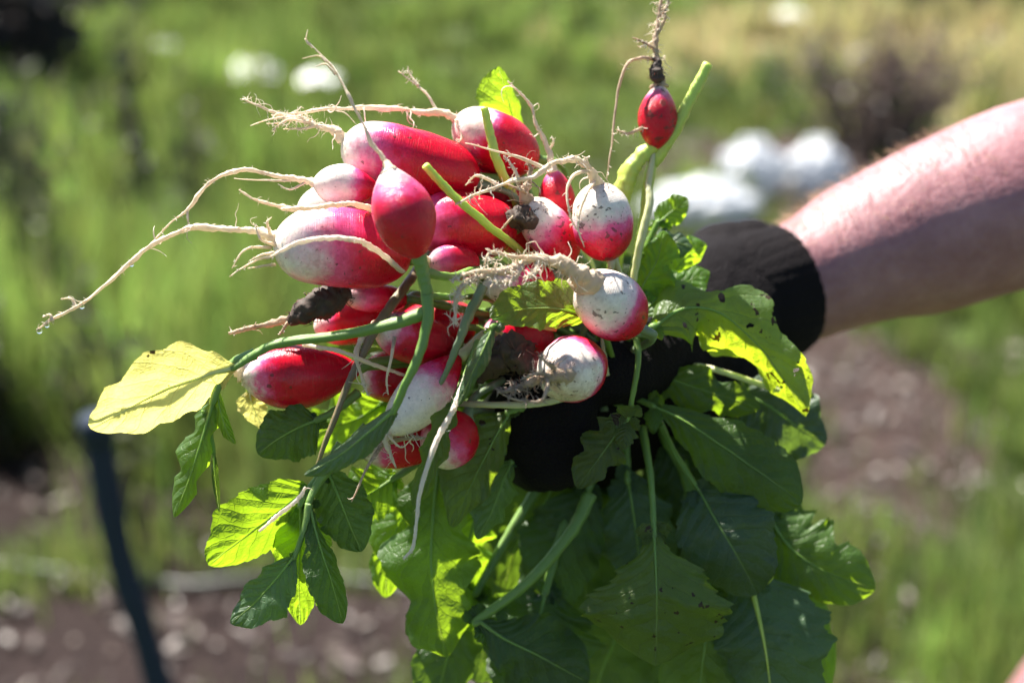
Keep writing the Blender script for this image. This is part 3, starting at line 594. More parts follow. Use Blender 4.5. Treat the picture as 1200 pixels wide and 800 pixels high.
m, n, l, b = mat('water'); b.inputs['Transmission Weight'].default_value = 1; b.inputs['IOR'].default_value = 1.33; b.inputs['Roughness'].default_value = .02; b.inputs['Base Color'].default_value = (1, 1, 1, 1); M_WATER = m

F = .545
front = radish('oval crimson radish nearest the camera with a pale pointed top and forked upright root', (453, 193, .512), (491, 304, .515), 38, 'egg', .24, .35, .36, seed=1, stalks=0,
   root=[(448, 182, .512), (434, 165, .512), (420, 132, .513), (405, 100, .515), (382, 72, .517), (357, 46, .52)], root_r=.0011, hairs=5, hair_len=5,
   side=[[(366, 56, .519), (359, 48, .519), (361, 36, .519)], [(383, 73, .517), (372, 66, .517), (355, 68, .517)], [(393, 88, .516), (383, 76, .516), (369, 79, .516)]],
   stalk_pts=[([(490, 298, .515), (495, 320, .517), (500, 345, .518)], [9, 8, 7], M_STALK), ([(494, 318, .518), (530, 324, .53), (570, 318, .56), (640, 360, .60)], [6, 5, 5, 5], M_STALK),
              ([(500, 346, .519), (530, 348, .535), (580, 352, .57), (650, 390, .60)], [5, 4.5, 4, 4], M_STALK)])
radish('long radish with white left end lying along the top of the bunch', (400, 168, .562), (562, 212, .572), 41, 'long', .22, .15, .35, seed=2, tangle=10,
   root=[(394, 155, .562), (372, 146, .562), (345, 139, .561), (318, 130, .56), (286, 115, .56)], root_r=.0018, hairs=60, hair_len=14, root_mat_=M_ROOT,
   side=[[(352, 140, .561), (325, 138, .555), (294, 147, .552)], [(362, 143, .561), (340, 140, .556), (318, 152, .553)], [(338, 138, .56), (332, 144, .556), (311, 146, .556)], [(375, 147, .562), (350, 150, .56), (332, 152, .558)]])
radish('red radish with white left end behind a cut pale stalk at top centre', (532, 140, .578), (630, 192, .585), 35, 'oval', .30, .2, .2, seed=3, tangle=12,
   root=[(520, 134, .576), (480, 129, .574), (430, 126, .57), (385, 127, .567), (350, 132, .565), (318, 136, .565)], root_r=.0019, hairs=70, hair_len=9,
   side=[[(515, 134, .576), (500, 110, .578), (485, 97, .58), (467, 83, .582)], [(490, 100, .579), (484, 92, .58), (477, 80, .581)], [(535, 140, .574), (540, 160, .572), (534, 168, .57)]])
radish('small white radish with pink right end left of the front radish', (366, 214, .548), (446, 222, .552), 25, 'drop', .62, .1, .25, seed=4,
   root=[(352, 211, .548), (325, 206, .547), (290, 199, .545), (262, 205, .545), (238, 222, .544), (218, 247, .544), (198, 264, .543), (180, 281, .543)], root_r=.0016, hairs=45, hair_len=6,
   side=[[(345, 211, .548), (318, 212, .545), (274, 209, .542)], [(219, 246, .544), (220, 256, .543), (221, 264, .543)], [(358, 214, .548), (340, 222, .546), (325, 216, .545)]])
radish('bright white shoulder of a radish behind the big left one', (348, 250, .575), (450, 236, .58), 33, 'oval', .75, .05, .3, seed=5,
   root=[(345, 245, .572), (320, 240, .568), (300, 234, .566), (281, 223, .565)], root_r=.0015, hairs=14, hair_len=7)
radish('big radish at left, white end fading to crimson, with the longest root', (320, 284, .538), (482, 302, .552), 47, 'long', .36, .30, .50, seed=6, tangle=10, bend=.02,
   root=[(310, 275, .538), (290, 271, .537), (265, 267, .536), (230, 265, .535), (200, 276, .534), (165, 298, .533), (130, 330, .532), (95, 358, .53), (60, 376, .529), (42, 388, .528)], root_r=.0019, hairs=40, hair_len=7,
   side=[[(318, 290, .538), (300, 290, .534), (283, 296, .53), (272, 314, .53)], [(320, 300, .538), (300, 306, .533), (268, 324, .528)], [(322, 310, .54), (312, 312, .534), (290, 316, .53)], [(318, 278, .536), (312, 262, .532), (318, 254, .532)], [(90, 361, .53), (84, 350, .53), (73, 350, .53)], [(62, 376, .529), (58, 368, .529), (50, 371, .529)], [(324, 288, .535), (306, 280, .53), (296, 262, .53)], [(322, 296, .535), (306, 298, .53), (292, 306, .528)]],
   drops=[(.93, 3), (.80, 3), (.64, 3), (.99, 3.4)])
radish('crimson radish at the middle of the bunch behind the cut yellow-green stalk', (488, 262, .556), (604, 268, .572), 40, 'long', .08, .2, .3, seed=7)
radish('red radish half hidden between the long top radish and thin roots', (540, 205, .585), (612, 246, .592), 30, 'oval', .10, .1, .2, seed=8)
radish('dark red radish deep between the stalks below the top centre', (560, 240, .60), (640, 285, .605), 34, 'oval', .05, .1, .2, seed=9)
radish('small bright red radish with upright kinked root at centre right', (648, 196, .572), (656, 262, .578), 21, 'egg', .10, .15, .25, seed=10, tangle=5,
   root=[(645, 185, .572), (638, 165, .572), (628, 145, .571), (622, 125, .571), (610, 108, .57), (596, 95, .57)], root_r=.0016, hairs=40, hair_len=6, side=[[(643, 176, .572), (648, 168, .57), (646, 160, .57)]])
radish('pinkish radish with brown soiled tip behind the round pair', (616, 236, .562), (672, 306, .572), 29, 'oval', .40, .8, .35, seed=11, tangle=14,
   root=[(612, 226, .56), (619, 212, .558), (622, 200, .557), (620, 190, .557)], root_r=.0022, root_mat_=M_ROOTD, hairs=50, hair_len=9, hair_mat=M_HAIRD,
   clod=[(588, 262, .563, 3), (600, 258, .561, 11), (612, 254, .559, 15), (622, 262, .559, 12), (626, 272, .56, 3)],
   side=[[(615, 240, .56), (600, 255, .556), (584, 272, .555)], [(617, 225, .558), (606, 220, .556), (590, 214, .555)]])
radish('round radish, white top over red base, uppermost of the round ones', (698, 214, .548), (714, 305, .556), 36, 'round', .50, .95, .32, seed=12, tangle=26,
   root=[(695, 208, .545), (688, 195, .541), (672, 186, .538), (652, 190, .535), (628, 205, .532), (600, 214, .53), (565, 226, .528), (533, 239, .527)], root_r=.0021, hairs=70, hair_len=9,
   side=[[(690, 200, .543), (672, 205, .532), (664, 225, .528), (668, 252, .527), (680, 275, .528)], [(697, 212, .545), (690, 225, .53), (681, 245, .527), (678, 268, .526), (684, 290, .527)], [(640, 198, .534), (610, 186, .532), (585, 178, .53), (545, 168, .528)], [(585, 218, .53), (560, 205, .53), (545, 217, .53)], [(608, 213, .531), (600, 195, .53), (590, 182, .53)]])
radish('round radish, creamy white face over red base, with thick brown fuzzy root', (686, 330, .532), (746, 384, .552), 39, 'round', .48, .75, .32, seed=13, tangle=34,
   root=[(690, 332, .530), (672, 318, .526), (655, 306, .523), (632, 302, .521), (606, 314, .519), (575, 322, .517), (550, 330, .516), (536, 350, .516), (532, 378, .516)], root_r=.0027, root_mat_=M_ROOTM, fat=1.5, hairs=190, hair_len=15,
   side=[[(588, 318, .518), (560, 318, .515), (545, 322, .514), (528, 330, .514)], [(612, 312, .518), (600, 328, .514), (578, 330, .513)], [(560, 324, .516), (545, 335, .514), (533, 352, .514)], [(640, 305, .52), (600, 300, .516), (575, 296, .515), (566, 310, .514)], [(630, 306, .52), (625, 322, .515), (614, 324, .514)]])
radish('round radish facing the camera, white face ringed red with grey root tuft', (656, 440, .522), (684, 424, .560), 40, 'round', .38, .8, .22, seed=14, tangle=22,
   root=[(650, 442, .520), (636, 446, .517), (618, 452, .514), (600, 456, .513), (582, 460, .513)], root_r=.0026, root_mat_=M_ROOTD, hairs=120, hair_len=14, hair_mat=M_HAIRD,
   side=[[(640, 440, .517), (642, 455, .511), (634, 470, .51), (610, 470, .51), (590, 462, .511)], [(650, 432, .518), (640, 424, .514), (632, 416, .513)], [(644, 440, .517), (630, 436, .513), (612, 444, .512)]],
   clod=[(562, 446, .562, 5), (580, 424, .556, 17), (598, 414, .553, 23), (614, 422, .550, 18), (632, 438, .545, 6)])
radish('small soil-specked radish standing alone at top right with upright root', (773, 96, .585), (768, 176, .585), 23, 'egg', .20, 1.1, .25, seed=15, tangle=8, stalks=0,
   root=[(772, 88, .585), (770, 72, .585), (769, 50, .585), (771, 30, .585), (774, 8, .585), (775, -30, .585)], root_r=.0022, root_mat_=M_ROOTD, hairs=60, hair_len=13,
   clod=[(771, 98, .583, 3), (770, 92, .583, 8), (768, 84, .583, 8), (770, 74, .583, 5), (766, 68, .583, 3)],
   side=[[(768, 70, .585), (752, 68, .582), (737, 74, .581), (727, 95, .58), (721, 130, .578), (718, 160, .576), (714, 188, .574), (711, 212, .573)], [(753, 150, .58), (737, 156, .578), (722, 152, .578)], [(769, 58, .585), (755, 50, .583), (741, 44, .582)], [(772, 20, .585), (782, 8, .584), (784, -6, .584)], [(770, 40, .585), (780, 22, .583), (778, 10, .583)]],
   stalk_pts=[([(830, 75, .585), (808, 118, .585), (786, 160, .586), (764, 192, .588)], [6, 7, 7.5, 8], M_STALKL), ([(767, 170, .586), (750, 185, .586), (736, 205, .587), (728, 240, .59), (722, 300, .60), (715, 400, .615)], [8, 10, 12, 11, 9, 8], M_STALKL),
              ([(765, 186, .587), (760, 215, .588), (755, 260, .59), (740, 330, .60)], [5, 7, 6, 5], M_STALKL), ([(766, 176, .586), (760, 215, .583), (761, 240, .58), (750, 285, .578), (742, 330, .58)], [3, 4, 4.5, 4.5, 4], M_STALKP)])
radish('glossy crimson radish at lower left whose white tip meets the yellow leaf', (280, 440, .556), (425, 432, .572), 38, 'drop', .13, .45, .2, seed=16, bend=-.03,
   root=[(274, 432, .556), (262, 430, .555), (250, 428, .555)], root_r=.0024, hairs=4, hair_len=5)
radish('red radish in shade under the big left one', (368, 385, .580), (462, 366, .59), 27, 'oval', .15, .3, .2, seed=17)
radish('small pink radish with thick black soiled root under the big left one', (400, 346, .565), (478, 352, .575), 17, 'oval', .25, .3, .5, seed=18, tangle=5,
   root=[(395, 350, .564), (370, 362, .562), (345, 372, .56), (318, 380, .558), (292, 385, .556), (268, 391, .555)], root_r=.0030, root_mat_=M_ROOTD, hairs=40, hair_len=7,
   clod=[(412, 344, .56, 6), (398, 346, .560, 14), (378, 355, .558, 18), (356, 366, .556, 14), (338, 378, .556, 6)], side=[[(345, 372, .559), (336, 380, .556), (328, 392, .555)]])
radish('red radish with white tip and curling pale root at lower centre', (440, 382, .558), (532, 412, .575), 29, 'oval', .18, .4, .22, seed=19, tangle=8,
   root=[(436, 384, .557), (426, 392, .553), (419, 405, .55), (418, 422, .548), (424, 442, .547), (434, 464, .547)], root_r=.0021, root_mat_=M_ROOT, hairs=30, hair_len=9, side=[[(462, 395, .545), (458, 420, .54), (454, 445, .54), (455, 462, .54)]])
radish('white radish flushed pink at its upper end, tip pointing down', (456, 508, .548), (540, 414, .562), 30, 'drop', .62, .3, .3, seed=20, tangle=6,
   root=[(452, 514, .547), (456, 530, .546), (464, 548, .546)], root_r=.0014, hairs=12, hair_len=12, side=[[(455, 510, .546), (470, 525, .543), (484, 512, .542)]])
radish('red radish under the hanging white one at the bottom of the bunch', (424, 528, .565), (514, 514, .578), 28, 'oval', .18, .4, .25, seed=21, tangle=10,
   root=[(432, 524, .56), (455, 516, .553), (480, 512, .55), (500, 514, .549)], root_r=.0026, root_mat_=M_ROOTD, hairs=40, hair_len=10, side=[[(450, 518, .552), (432, 545, .548), (412, 588, .546)], [(446, 518, .552), (420, 524, .55), (402, 538, .549)]])
radish('lowest red radish with a pale pink cheek, right of the hanging white one', (506, 540, .556), (548, 490, .568), 34, 'round', .22, .3, .35, seed=22)
radish('dark crimson radish in shade left of the hanging white one', (424, 446, .585), (490, 436, .592), 30, 'oval', .08, .3, .2, seed=23)
radish('small pink radish below the crimson middle one', (502, 304, .548), (562, 310, .556), 21, 'oval', .12, .2, .5, seed=24, root=[(500, 302, .546), (490, 292, .544), (478, 286, .543)], root_r=.0012)
radish('pale pink radish in shade beneath the thick fuzzy root', (566, 338, .556), (650, 326, .566), 24, 'oval', .35, .7, .5, seed=25)
radish('dim crimson radish in the dark below the fuzzy root', (560, 400, .585), (650, 398, .59), 32, 'oval', .1, .8, .3, seed=26)
radish('dark red radish between the front stalks and the leaf edge', (455, 400, .59), (560, 372, .598), 33, 'oval', .1, .5, .3, seed=27)

# ------------------------------------------------------------------ leaves
PR = {'ovate': [.10, .55, .90, 1, .92, .72, .5], 'obovate': [.08, .22, .48, .78, 1, 1, .75], 'round': [.25, .75, .97, 1, .97, .85, .6], 'fan': [.05, .22, .52, .82, 1, .92, .70],
      'strap': [.3, .7, .95, 1, .95, .8, .55], 'lobed': [.06, .42, .16, .55, .22, .75, .95, 1, .85, .6], 'lobes': [.10, .5, .9, .55, .95, 1.0, .6, .85, .8, .5]}
def blade_mesh(mid, wl, wr, shape, fold=.35, curl=.0, ruffle=.12, teeth=.08, roll=0., seed=0, nu=72, nv=28, tipr=5, arch=None, pucker=.014):
    C = catmull([p if isinstance(p, Vector) else W3(p) for p in mid], nu); rng = random.Random(seed); d = sum((p-CP).dot(FW) for p in C)/nu
    if arch is None: arch = rng.uniform(-.07, .07) if seed >= 30 else 0
    ll_ = (C[-1]-C[0]).length; C = [p+FW*arch*ll_*math.sin(math.pi*i/(nu-1)*1.0)*2 for i, p in enumerate(C)]; ph = [rng.random()*6.28 for _ in range(6)]; sd = Vector((seed*1.9, seed*.7, seed*2.3))
    T, _ = frames(C); vs = []; uv = []; nt_ = rng.uniform(9, 13)
    for i in range(nu):
        u = i/(nu-1); view = (C[i]-CP).normalized(); Sd = view.cross(T[i]); Sd = Sd.normalized() if Sd.length > .15 else RT.copy(); Nn = T[i].cross(Sd).normalized()
        rl = R(roll[0]*(1-u)+roll[1]*u if isinstance(roll, tuple) else roll); S2 = Sd*math.cos(rl)+Nn*math.sin(rl); N2 = Nn*math.cos(rl)-Sd*math.sin(rl)
        pf = interp(PR[shape], u)*max(0, 1-u**tipr)**.5
        for j in range(nv+1):
            v = j/nv*2-1; side = wr if v > 0 else wl; w_ = S(side, d)*pf*(1+.26*noise.noise(Vector((u*5.2, (9 if v > 0 else 0)+seed*3.7, 0)))*min(1, u*5)); av = abs(v)
            saw = ((u*nt_+ph[0]) % 1)-.5; saw2 = math.sin(u*nt_*2.1+ph[5])
            e = av*(1+teeth*(av**5)*(saw*.9+.5*saw2)); q_ = C[i]*22+sd
            fa = fold*av + curl*av*av
            lat = w_*e*math.cos(fa*.9); nor = w_*e*math.sin(fa*.9)
            nor += w_*ruffle*(av**2)*(math.sin(u*17+ph[1]+(3 if v > 0 else 0))+.6*math.sin(u*31+ph[2]+v*2)) + w_*.42*noise.noise(q_*1.3+S2*v*w_*30)*av + w_*.10*noise.noise((C[i]+S2*v*w_)*75)*min(1, av*3) + w_*.05*noise.noise((C[i]+S2*v*w_)*150)
            f = (u*7-av*1.9) % 1; nor += w_*pucker*(abs(f-.5)*2)*min(1, av*4)
            vs.append(C[i]+S2*lat*(1 if v > 0 else -1)+N2*nor); uv.append((u, v*.5+.5))
    fs = [(i*(nv+1)+j, i*(nv+1)+j+1, (i+1)*(nv+1)+j+1, (i+1)*(nv+1)+j) for i in range(nu-1) for j in range(nv)]
    return vs, fs, uv, C
def leaf(label, m_, mid, wl, wr, shape='ovate', pet=None, pet_r=4.5, pet_mat=None, parent=None, org=None, rib=1.0, **kw):
    vs, fs, uv, C = blade_mesh(mid, wl, wr, shape, **kw); d = mid[0][2]
    if parent is None: root = empty('radish_leaf', W3((pet or mid)[0])); o0 = root.location.copy(); nm = 'blade'
    else: root = parent; o0 = org; nm = 'leaf'
    mb = MB(); mb.add(vs, fs, uv); bl = mb.build(nm, LM[m_], root, o0)
    pm = pet_mat or (M_STALK if m_ != 'yellow' else M_STALKL)
    nv = kw.get('nv', 28); rb = [Vector(vs[i*(nv+1)+nv//2]) for i in range(0, len(C)-3)]
    mb = MB(); rr = S(pet_r*.5*rib, d); tube(mb, rb, lambda t: rr*(1-.92*t**.6), 7); mb.build('midrib', M_STALKP if m_ == 'yellow' else pm, bl, o0)
    if pet:
        mb = MB(); P = catmull([W3(p) for p in pet]+[W3(mid[0])]+[C[3]], 9*(len(pet)+2)); tube(mb, P, [S(pet_r*1.25, d), S(pet_r*.95, d), S(pet_r*.8, d), S(pet_r*.5, d)], 16, .16, kw.get('seed', 0), groove=.2); mb.build('petiole', pm, root if parent is None else bl, o0)
        sd_ = kw.get('seed', 0); lf = 0 if (parent is not None or not pet) else (5 if sd_ >= 30 else 2 if 5 < sd_ < 29 and sd_ not in (6, 7) else 0); rng = random.Random(sd_+500)
    for k in range(lf):      # small leaflets along the petiole
        i_ = int(len(P)*(.90-.13*(k//2)-.05*rng.random())); i_ = max(2, min(len(P)-3, i_)); t_ = (P[i_+1]-P[i_-1]).normalized(); sdv = FW.cross(t_).normalized()*(1 if k % 2 else -1)
        L_ = S(rng.uniform(15, 32)*(1-.12*(k//2)), d)*(1 if sd_ >= 30 else .55); dr = (sdv+t_*.55+FW*rng.uniform(-.5, .3)).normalized(); b0 = P[i_]; wpx = L_/(K*d)*.42
        v2, f2, u2, _c = blade_mesh([b0, b0+dr*L_*.5+FW*L_*.06, b0+dr*L_-UP*L_*.15], wpx, wpx, 'ovate', fold=.3, ruffle=.15, teeth=.2, seed=sd_*7+k, nu=20, nv=10)
        mb = MB(); mb.add(v2, f2, u2); mb.build('leaflet', LM[m_], root, o0)
    if parent is None: tag(root, label, 'leaf', 'radish leaves in the bunch')
    return root
fo = front.location.copy()
# leaves of the front radish (their stalks are seen to join it)
leaf('', 'yellow', [(276, 430, .530), (240, 440, .528), (190, 458, .526), (140, 485, .526), (106, 502, .528)], 47, 50, 'ovate', [(500, 366, .519), (460, 380, .521), (400, 393, .524), (330, 402, .527), (300, 415, .529)], 6.5, M_STALK, front, fo, fold=.15, ruffle=.10, teeth=.05, seed=3, roll=-30, pucker=.006)
leaf('', 'blue', [(462, 480, .519), (430, 508, .520), (395, 535, .521), (356, 556, .522)], 20, 26, 'strap', [(500, 345, .518), (501, 375, .517), (490, 418, .516), (474, 452, .517)], 6, M_STALK, front, fo, fold=.75, ruffle=.10, seed=4, roll=25)
leaf('small drooping dark leaf with lit edge hanging below the yellow leaf', 'green', [(250, 470, .534), (238, 510, .535), (222, 560, .537), (204, 606, .54)], 20, 36, 'lobes', [(300, 415, .532), (275, 425, .532), (260, 445, .533)], 6, fold=.7, seed=5, roll=20)
leaf('narrow bent leaflet on a thin stem beside the drooping leaf', 'bright', [(254, 455, .536), (258, 480, .534), (266, 505, .533), (276, 520, .533)], 9, 10, 'strap', [(268, 432, .535), (260, 445, .536)], 3, fold=.8, seed=6)
leaf('thin folded leaflet stem hanging down at far left', 'dark', [(250, 530, .54), (252, 560, .54), (257, 600, .541)], 5, 4, 'strap', [(240, 480, .536), (246, 505, .538)], 3.5, fold=.4, seed=7)
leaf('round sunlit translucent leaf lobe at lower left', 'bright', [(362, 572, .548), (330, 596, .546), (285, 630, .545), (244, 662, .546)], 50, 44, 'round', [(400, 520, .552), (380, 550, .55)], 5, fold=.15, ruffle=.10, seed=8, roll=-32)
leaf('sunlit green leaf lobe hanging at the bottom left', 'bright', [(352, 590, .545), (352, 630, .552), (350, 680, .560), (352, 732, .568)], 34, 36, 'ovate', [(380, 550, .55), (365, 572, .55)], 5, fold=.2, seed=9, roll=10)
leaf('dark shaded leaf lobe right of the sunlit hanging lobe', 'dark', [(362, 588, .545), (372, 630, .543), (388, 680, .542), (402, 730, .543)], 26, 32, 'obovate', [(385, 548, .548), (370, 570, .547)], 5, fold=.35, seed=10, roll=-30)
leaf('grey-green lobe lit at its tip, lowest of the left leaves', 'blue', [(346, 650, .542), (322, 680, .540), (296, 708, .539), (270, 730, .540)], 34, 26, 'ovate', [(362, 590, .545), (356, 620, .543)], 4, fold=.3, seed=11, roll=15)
leaf('round dark leaf in shade under the lower left crimson radish', 'dark', [(372, 492, .556), (352, 500, .554), (326, 514, .552), (302, 532, .552)], 36, 34, 'round', [(420, 460, .565), (395, 480, .56)], 5, fold=.15, seed=12, roll=8)
leaf('dark leaf tucked behind the front blue-green leaf', 'dark', [(382, 548, .555), (396, 580, .553), (410, 615, .552), (424, 646, .552)], 34, 38, 'ovate', [(430, 500, .56), (400, 530, .556)], 5, fold=.2, seed=13, roll=5)
leaf('pale yellowed leaf scrap under the tip of the lower left radish', 'yellow', [(292, 456, .575), (296, 475, .575), (308, 502, .577)], 16, 18, 'ovate', [(330, 450, .58), (305, 450, .576)], 4, fold=.2, seed=14)
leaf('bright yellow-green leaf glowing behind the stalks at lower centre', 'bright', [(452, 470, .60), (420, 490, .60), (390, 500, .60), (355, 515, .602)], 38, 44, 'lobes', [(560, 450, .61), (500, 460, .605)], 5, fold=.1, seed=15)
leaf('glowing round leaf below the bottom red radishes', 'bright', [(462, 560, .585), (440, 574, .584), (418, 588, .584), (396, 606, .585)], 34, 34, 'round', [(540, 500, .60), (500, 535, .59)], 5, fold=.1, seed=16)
leaf('large ruffled leaf hanging below the radishes at centre left', 'green', [(515, 540, .588), (508, 600, .586), (505, 660, .586), (512, 720, .588), (524, 770, .592)], 66, 60, 'lobes', [(600, 480, .605), (550, 510, .595)], 7, fold=.4, ruffle=.2, seed=17, roll=0)
leaf('olive leaf with spots hanging right of the lowest radish', 'olive', [(598, 482, .575), (576, 520, .573), (554, 565, .572), (530, 618, .573)], 28, 46, 'ovate', [(680, 470, .60), (640, 474, .585)], 5, fold=.35, seed=18, roll=-15)
leaf('pale sunlit leaf patch beside the glove fingertips', 'blue', [(600, 540, .588), (588, 568, .584), (576, 600, .583), (560, 632, .584)], 36, 38, 'ovate', [(640, 490, .60), (612, 520, .592)], 5, fold=.25, seed=19, roll=-45)
leaf('slim pale green leaf behind the dangling thin root', 'green', [(532, 470, .538), (518, 505, .536), (505, 545, .535), (484, 592, .535)], 16, 24, 'lobes', [(560, 400, .55), (545, 440, .542)], 4, fold=.4, seed=20, roll=15)
leaf('grey-green leaf edge folded below the fuzzy root', 'blue', [(578, 382, .522), (566, 410, .519), (552, 440, .518), (537, 476, .519)], 12, 24, 'strap', [(650, 385, .545), (605, 378, .53)], 3.5, fold=.9, seed=21, roll=20)
leaf('broad olive leaf with sunlit top edge beside the round radishes', 'green', [(690, 372, .548), (655, 362, .538), (615, 362, .530), (574, 372, .522)], 24, 38, 'round', [(720, 430, .59), (710, 395, .565)], 4, fold=.2, seed=22, roll=8, curl=-.2, pucker=.003)
leaf('upright bright leaf with folded edge behind the top centre radish', 'bright', [(606, 168, .602), (602, 145, .598), (594, 112, .590), (584, 78, .584)], 42, 15, 'round', [(640, 260, .605), (615, 215, .603)], 5, fold=.4, ruffle=.06, seed=23, roll=16, pucker=.004)
leaf('large curled insect-eaten leaf draped over the black glove', 'eaten', [(762, 386, .575), (800, 362, .578), (842, 366, .580), (882, 398, .582), (916, 440, .585), (944, 488, .59)], 46, 66, 'lobes', [(722, 445, .60), (738, 418, .59)], 6, fold=.35, ruffle=.26, curl=.20, teeth=.10, seed=24, roll=(-15, 36))
leaf('ruffled light green leaf lobe below the top right stalks', 'bright', [(770, 262, .60), (782, 252, .602), (794, 242, .604), (806, 232, .606)], 18, 16, 'round', [(745, 330, .61), (758, 290, .603)], 4, fold=.3, seed=25)
leaf('small curled glossy leaf against the glove behind the round radishes', 'blue', [(752, 300, .602), (770, 288, .598), (790, 284, .598), (812, 290, .60)], 28, 24, 'lobes', [(735, 360, .61), (742, 325, .605)], 4, fold=-.4, curl=.8, seed=26, roll=-35)
leaf('bright frilly leaf between the round radishes and the glove', 'bright', [(742, 360, .592), (756, 330, .588), (770, 305, .588), (778, 270, .59)], 30, 32, 'lobes', [(720, 440, .60), (730, 400, .596)], 5, fold=.3, ruffle=.2, seed=27, roll=-20)
leaf('pale sunlit leaf lying over the glove beside the insect-eaten leaf', 'bright', [(748, 372, .585), (775, 345, .588), (805, 330, .592), (832, 318, .598)], 24, 26, 'lobes', [(725, 430, .60), (735, 400, .59)], 4, fold=.35, ruffle=.18, seed=28, roll=-15)
leaf('dark leaf lying across the glove palm under the insect-eaten leaf', 'green', [(752, 430, .612), (790, 446, .602), (840, 462, .600), (892, 478, .605)], 30, 34, 'lobes', [(715, 440, .63), (730, 432, .62)], 4, fold=.35, ruffle=.18, seed=47)
leaf('frilly sunlit leaf curling against the wrist of the glove', 'bright', [(772, 352, .612), (788, 322, .608), (806, 300, .608), (828, 286, .612)], 30, 26, 'lobes', [(735, 420, .625), (750, 385, .618)], 4, fold=.4, ruffle=.25, seed=48, roll=20)
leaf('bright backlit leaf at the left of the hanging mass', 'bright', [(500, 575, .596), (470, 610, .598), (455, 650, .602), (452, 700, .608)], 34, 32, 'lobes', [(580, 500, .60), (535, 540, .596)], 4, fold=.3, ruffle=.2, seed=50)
# hanging mass on the right
leaf('broad mid-green leaf under the insect-eaten leaf at right', 'green', [(762, 474, .590), (800, 492, .585), (850, 525, .582), (900, 560, .583), (940, 590, .588)], 54, 52, 'obovate', [(700, 450, .61), (730, 460, .60)], 4.5, fold=.35, seed=30, roll=-12, ruffle=.07)
leaf('dark ovate leaf with clear side veins in the right of the hanging leaves', 'blue', [(818, 572, .592), (838, 610, .588), (862, 650, .587), (888, 696, .590)], 60, 58, 'round', [(770, 490, .605), (790, 530, .598)], 4, fold=.2, seed=31, ruffle=.05)
leaf('large olive fan-shaped leaf at the bottom centre right', 'olive', [(766, 622, .574), (767, 665, .571), (768, 715, .570), (768, 780, .573)], 92, 88, 'fan', [(752, 500, .60), (762, 560, .585)], 4.5, fold=.3, ruffle=.08, teeth=.13, seed=32, tipr=9)
leaf('rounded grey-green leaf in shade under the glove cuff', 'blue', [(868, 460, .625), (900, 475, .622), (935, 500, .622), (968, 520, .625)], 46, 58, 'round', [(790, 450, .63), (830, 455, .628)], 6, fold=.15, seed=33)
leaf('lobed leaf sticking out at the right edge of the bunch', 'green', [(898, 600, .615), (925, 640, .612), (965, 668, .61), (1026, 690, .612)], 62, 52, 'lobes', [(800, 480, .625), (850, 540, .62)], 6, fold=.2, ruffle=.08, seed=34)
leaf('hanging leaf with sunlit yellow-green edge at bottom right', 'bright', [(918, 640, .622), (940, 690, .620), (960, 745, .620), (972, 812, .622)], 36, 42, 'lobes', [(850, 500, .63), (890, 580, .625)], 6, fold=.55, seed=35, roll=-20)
leaf('dark blue-green leaf on a long pale stem at the bottom right', 'blue', [(878, 676, .600), (890, 730, .594), (898, 775, .592), (908, 850, .595)], 88, 60, 'round', [(800, 480, .62), (860, 610, .61)], 6, M_STALKL, fold=.3, seed=36, ruffle=.05, rib=1.5)
leaf('small two-lobed olive leaf on a thin stem before the glove', 'olive', [(736, 490, .566), (718, 515, .564), (700, 540, .563), (676, 572, .564)], 26, 34, 'lobes', [(744, 388, .565), (748, 420, .562), (742, 460, .563)], 3.6, fold=.2, seed=37)
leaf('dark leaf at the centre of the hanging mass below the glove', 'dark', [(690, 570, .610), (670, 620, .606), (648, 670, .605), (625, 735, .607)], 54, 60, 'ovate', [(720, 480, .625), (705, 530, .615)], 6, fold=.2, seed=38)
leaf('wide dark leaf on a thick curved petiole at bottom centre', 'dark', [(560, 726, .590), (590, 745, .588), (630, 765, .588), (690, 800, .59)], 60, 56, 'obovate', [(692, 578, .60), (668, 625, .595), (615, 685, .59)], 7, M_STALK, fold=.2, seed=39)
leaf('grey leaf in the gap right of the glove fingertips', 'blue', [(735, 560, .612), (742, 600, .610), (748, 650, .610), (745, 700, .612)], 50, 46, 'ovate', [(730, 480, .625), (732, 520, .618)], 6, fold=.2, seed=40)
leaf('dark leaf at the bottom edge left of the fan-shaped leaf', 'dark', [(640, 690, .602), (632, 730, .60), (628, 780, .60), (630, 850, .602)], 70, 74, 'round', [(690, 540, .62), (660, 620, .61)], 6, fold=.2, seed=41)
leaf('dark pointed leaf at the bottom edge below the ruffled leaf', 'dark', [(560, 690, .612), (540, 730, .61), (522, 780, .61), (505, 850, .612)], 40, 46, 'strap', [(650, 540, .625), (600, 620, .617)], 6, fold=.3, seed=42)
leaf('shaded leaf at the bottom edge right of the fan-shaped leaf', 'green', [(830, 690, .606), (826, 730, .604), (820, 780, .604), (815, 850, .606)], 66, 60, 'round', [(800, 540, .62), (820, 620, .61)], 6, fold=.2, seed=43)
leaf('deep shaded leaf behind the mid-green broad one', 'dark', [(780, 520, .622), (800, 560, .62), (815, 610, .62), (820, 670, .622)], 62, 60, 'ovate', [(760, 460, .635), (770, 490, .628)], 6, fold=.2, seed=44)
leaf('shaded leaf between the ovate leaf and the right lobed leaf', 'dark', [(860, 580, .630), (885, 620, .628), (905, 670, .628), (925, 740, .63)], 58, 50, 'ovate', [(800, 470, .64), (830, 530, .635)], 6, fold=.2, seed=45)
leaf('leaf sunlit at its rim behind the lower part of the ruffled leaf', 'bright', [(560, 600, .608), (548, 640, .606), (545, 690, .606), (552, 740, .608)], 40, 44, 'lobes', [(640, 500, .62), (600, 550, .612)], 6, fold=.3, seed=46, roll=-20)
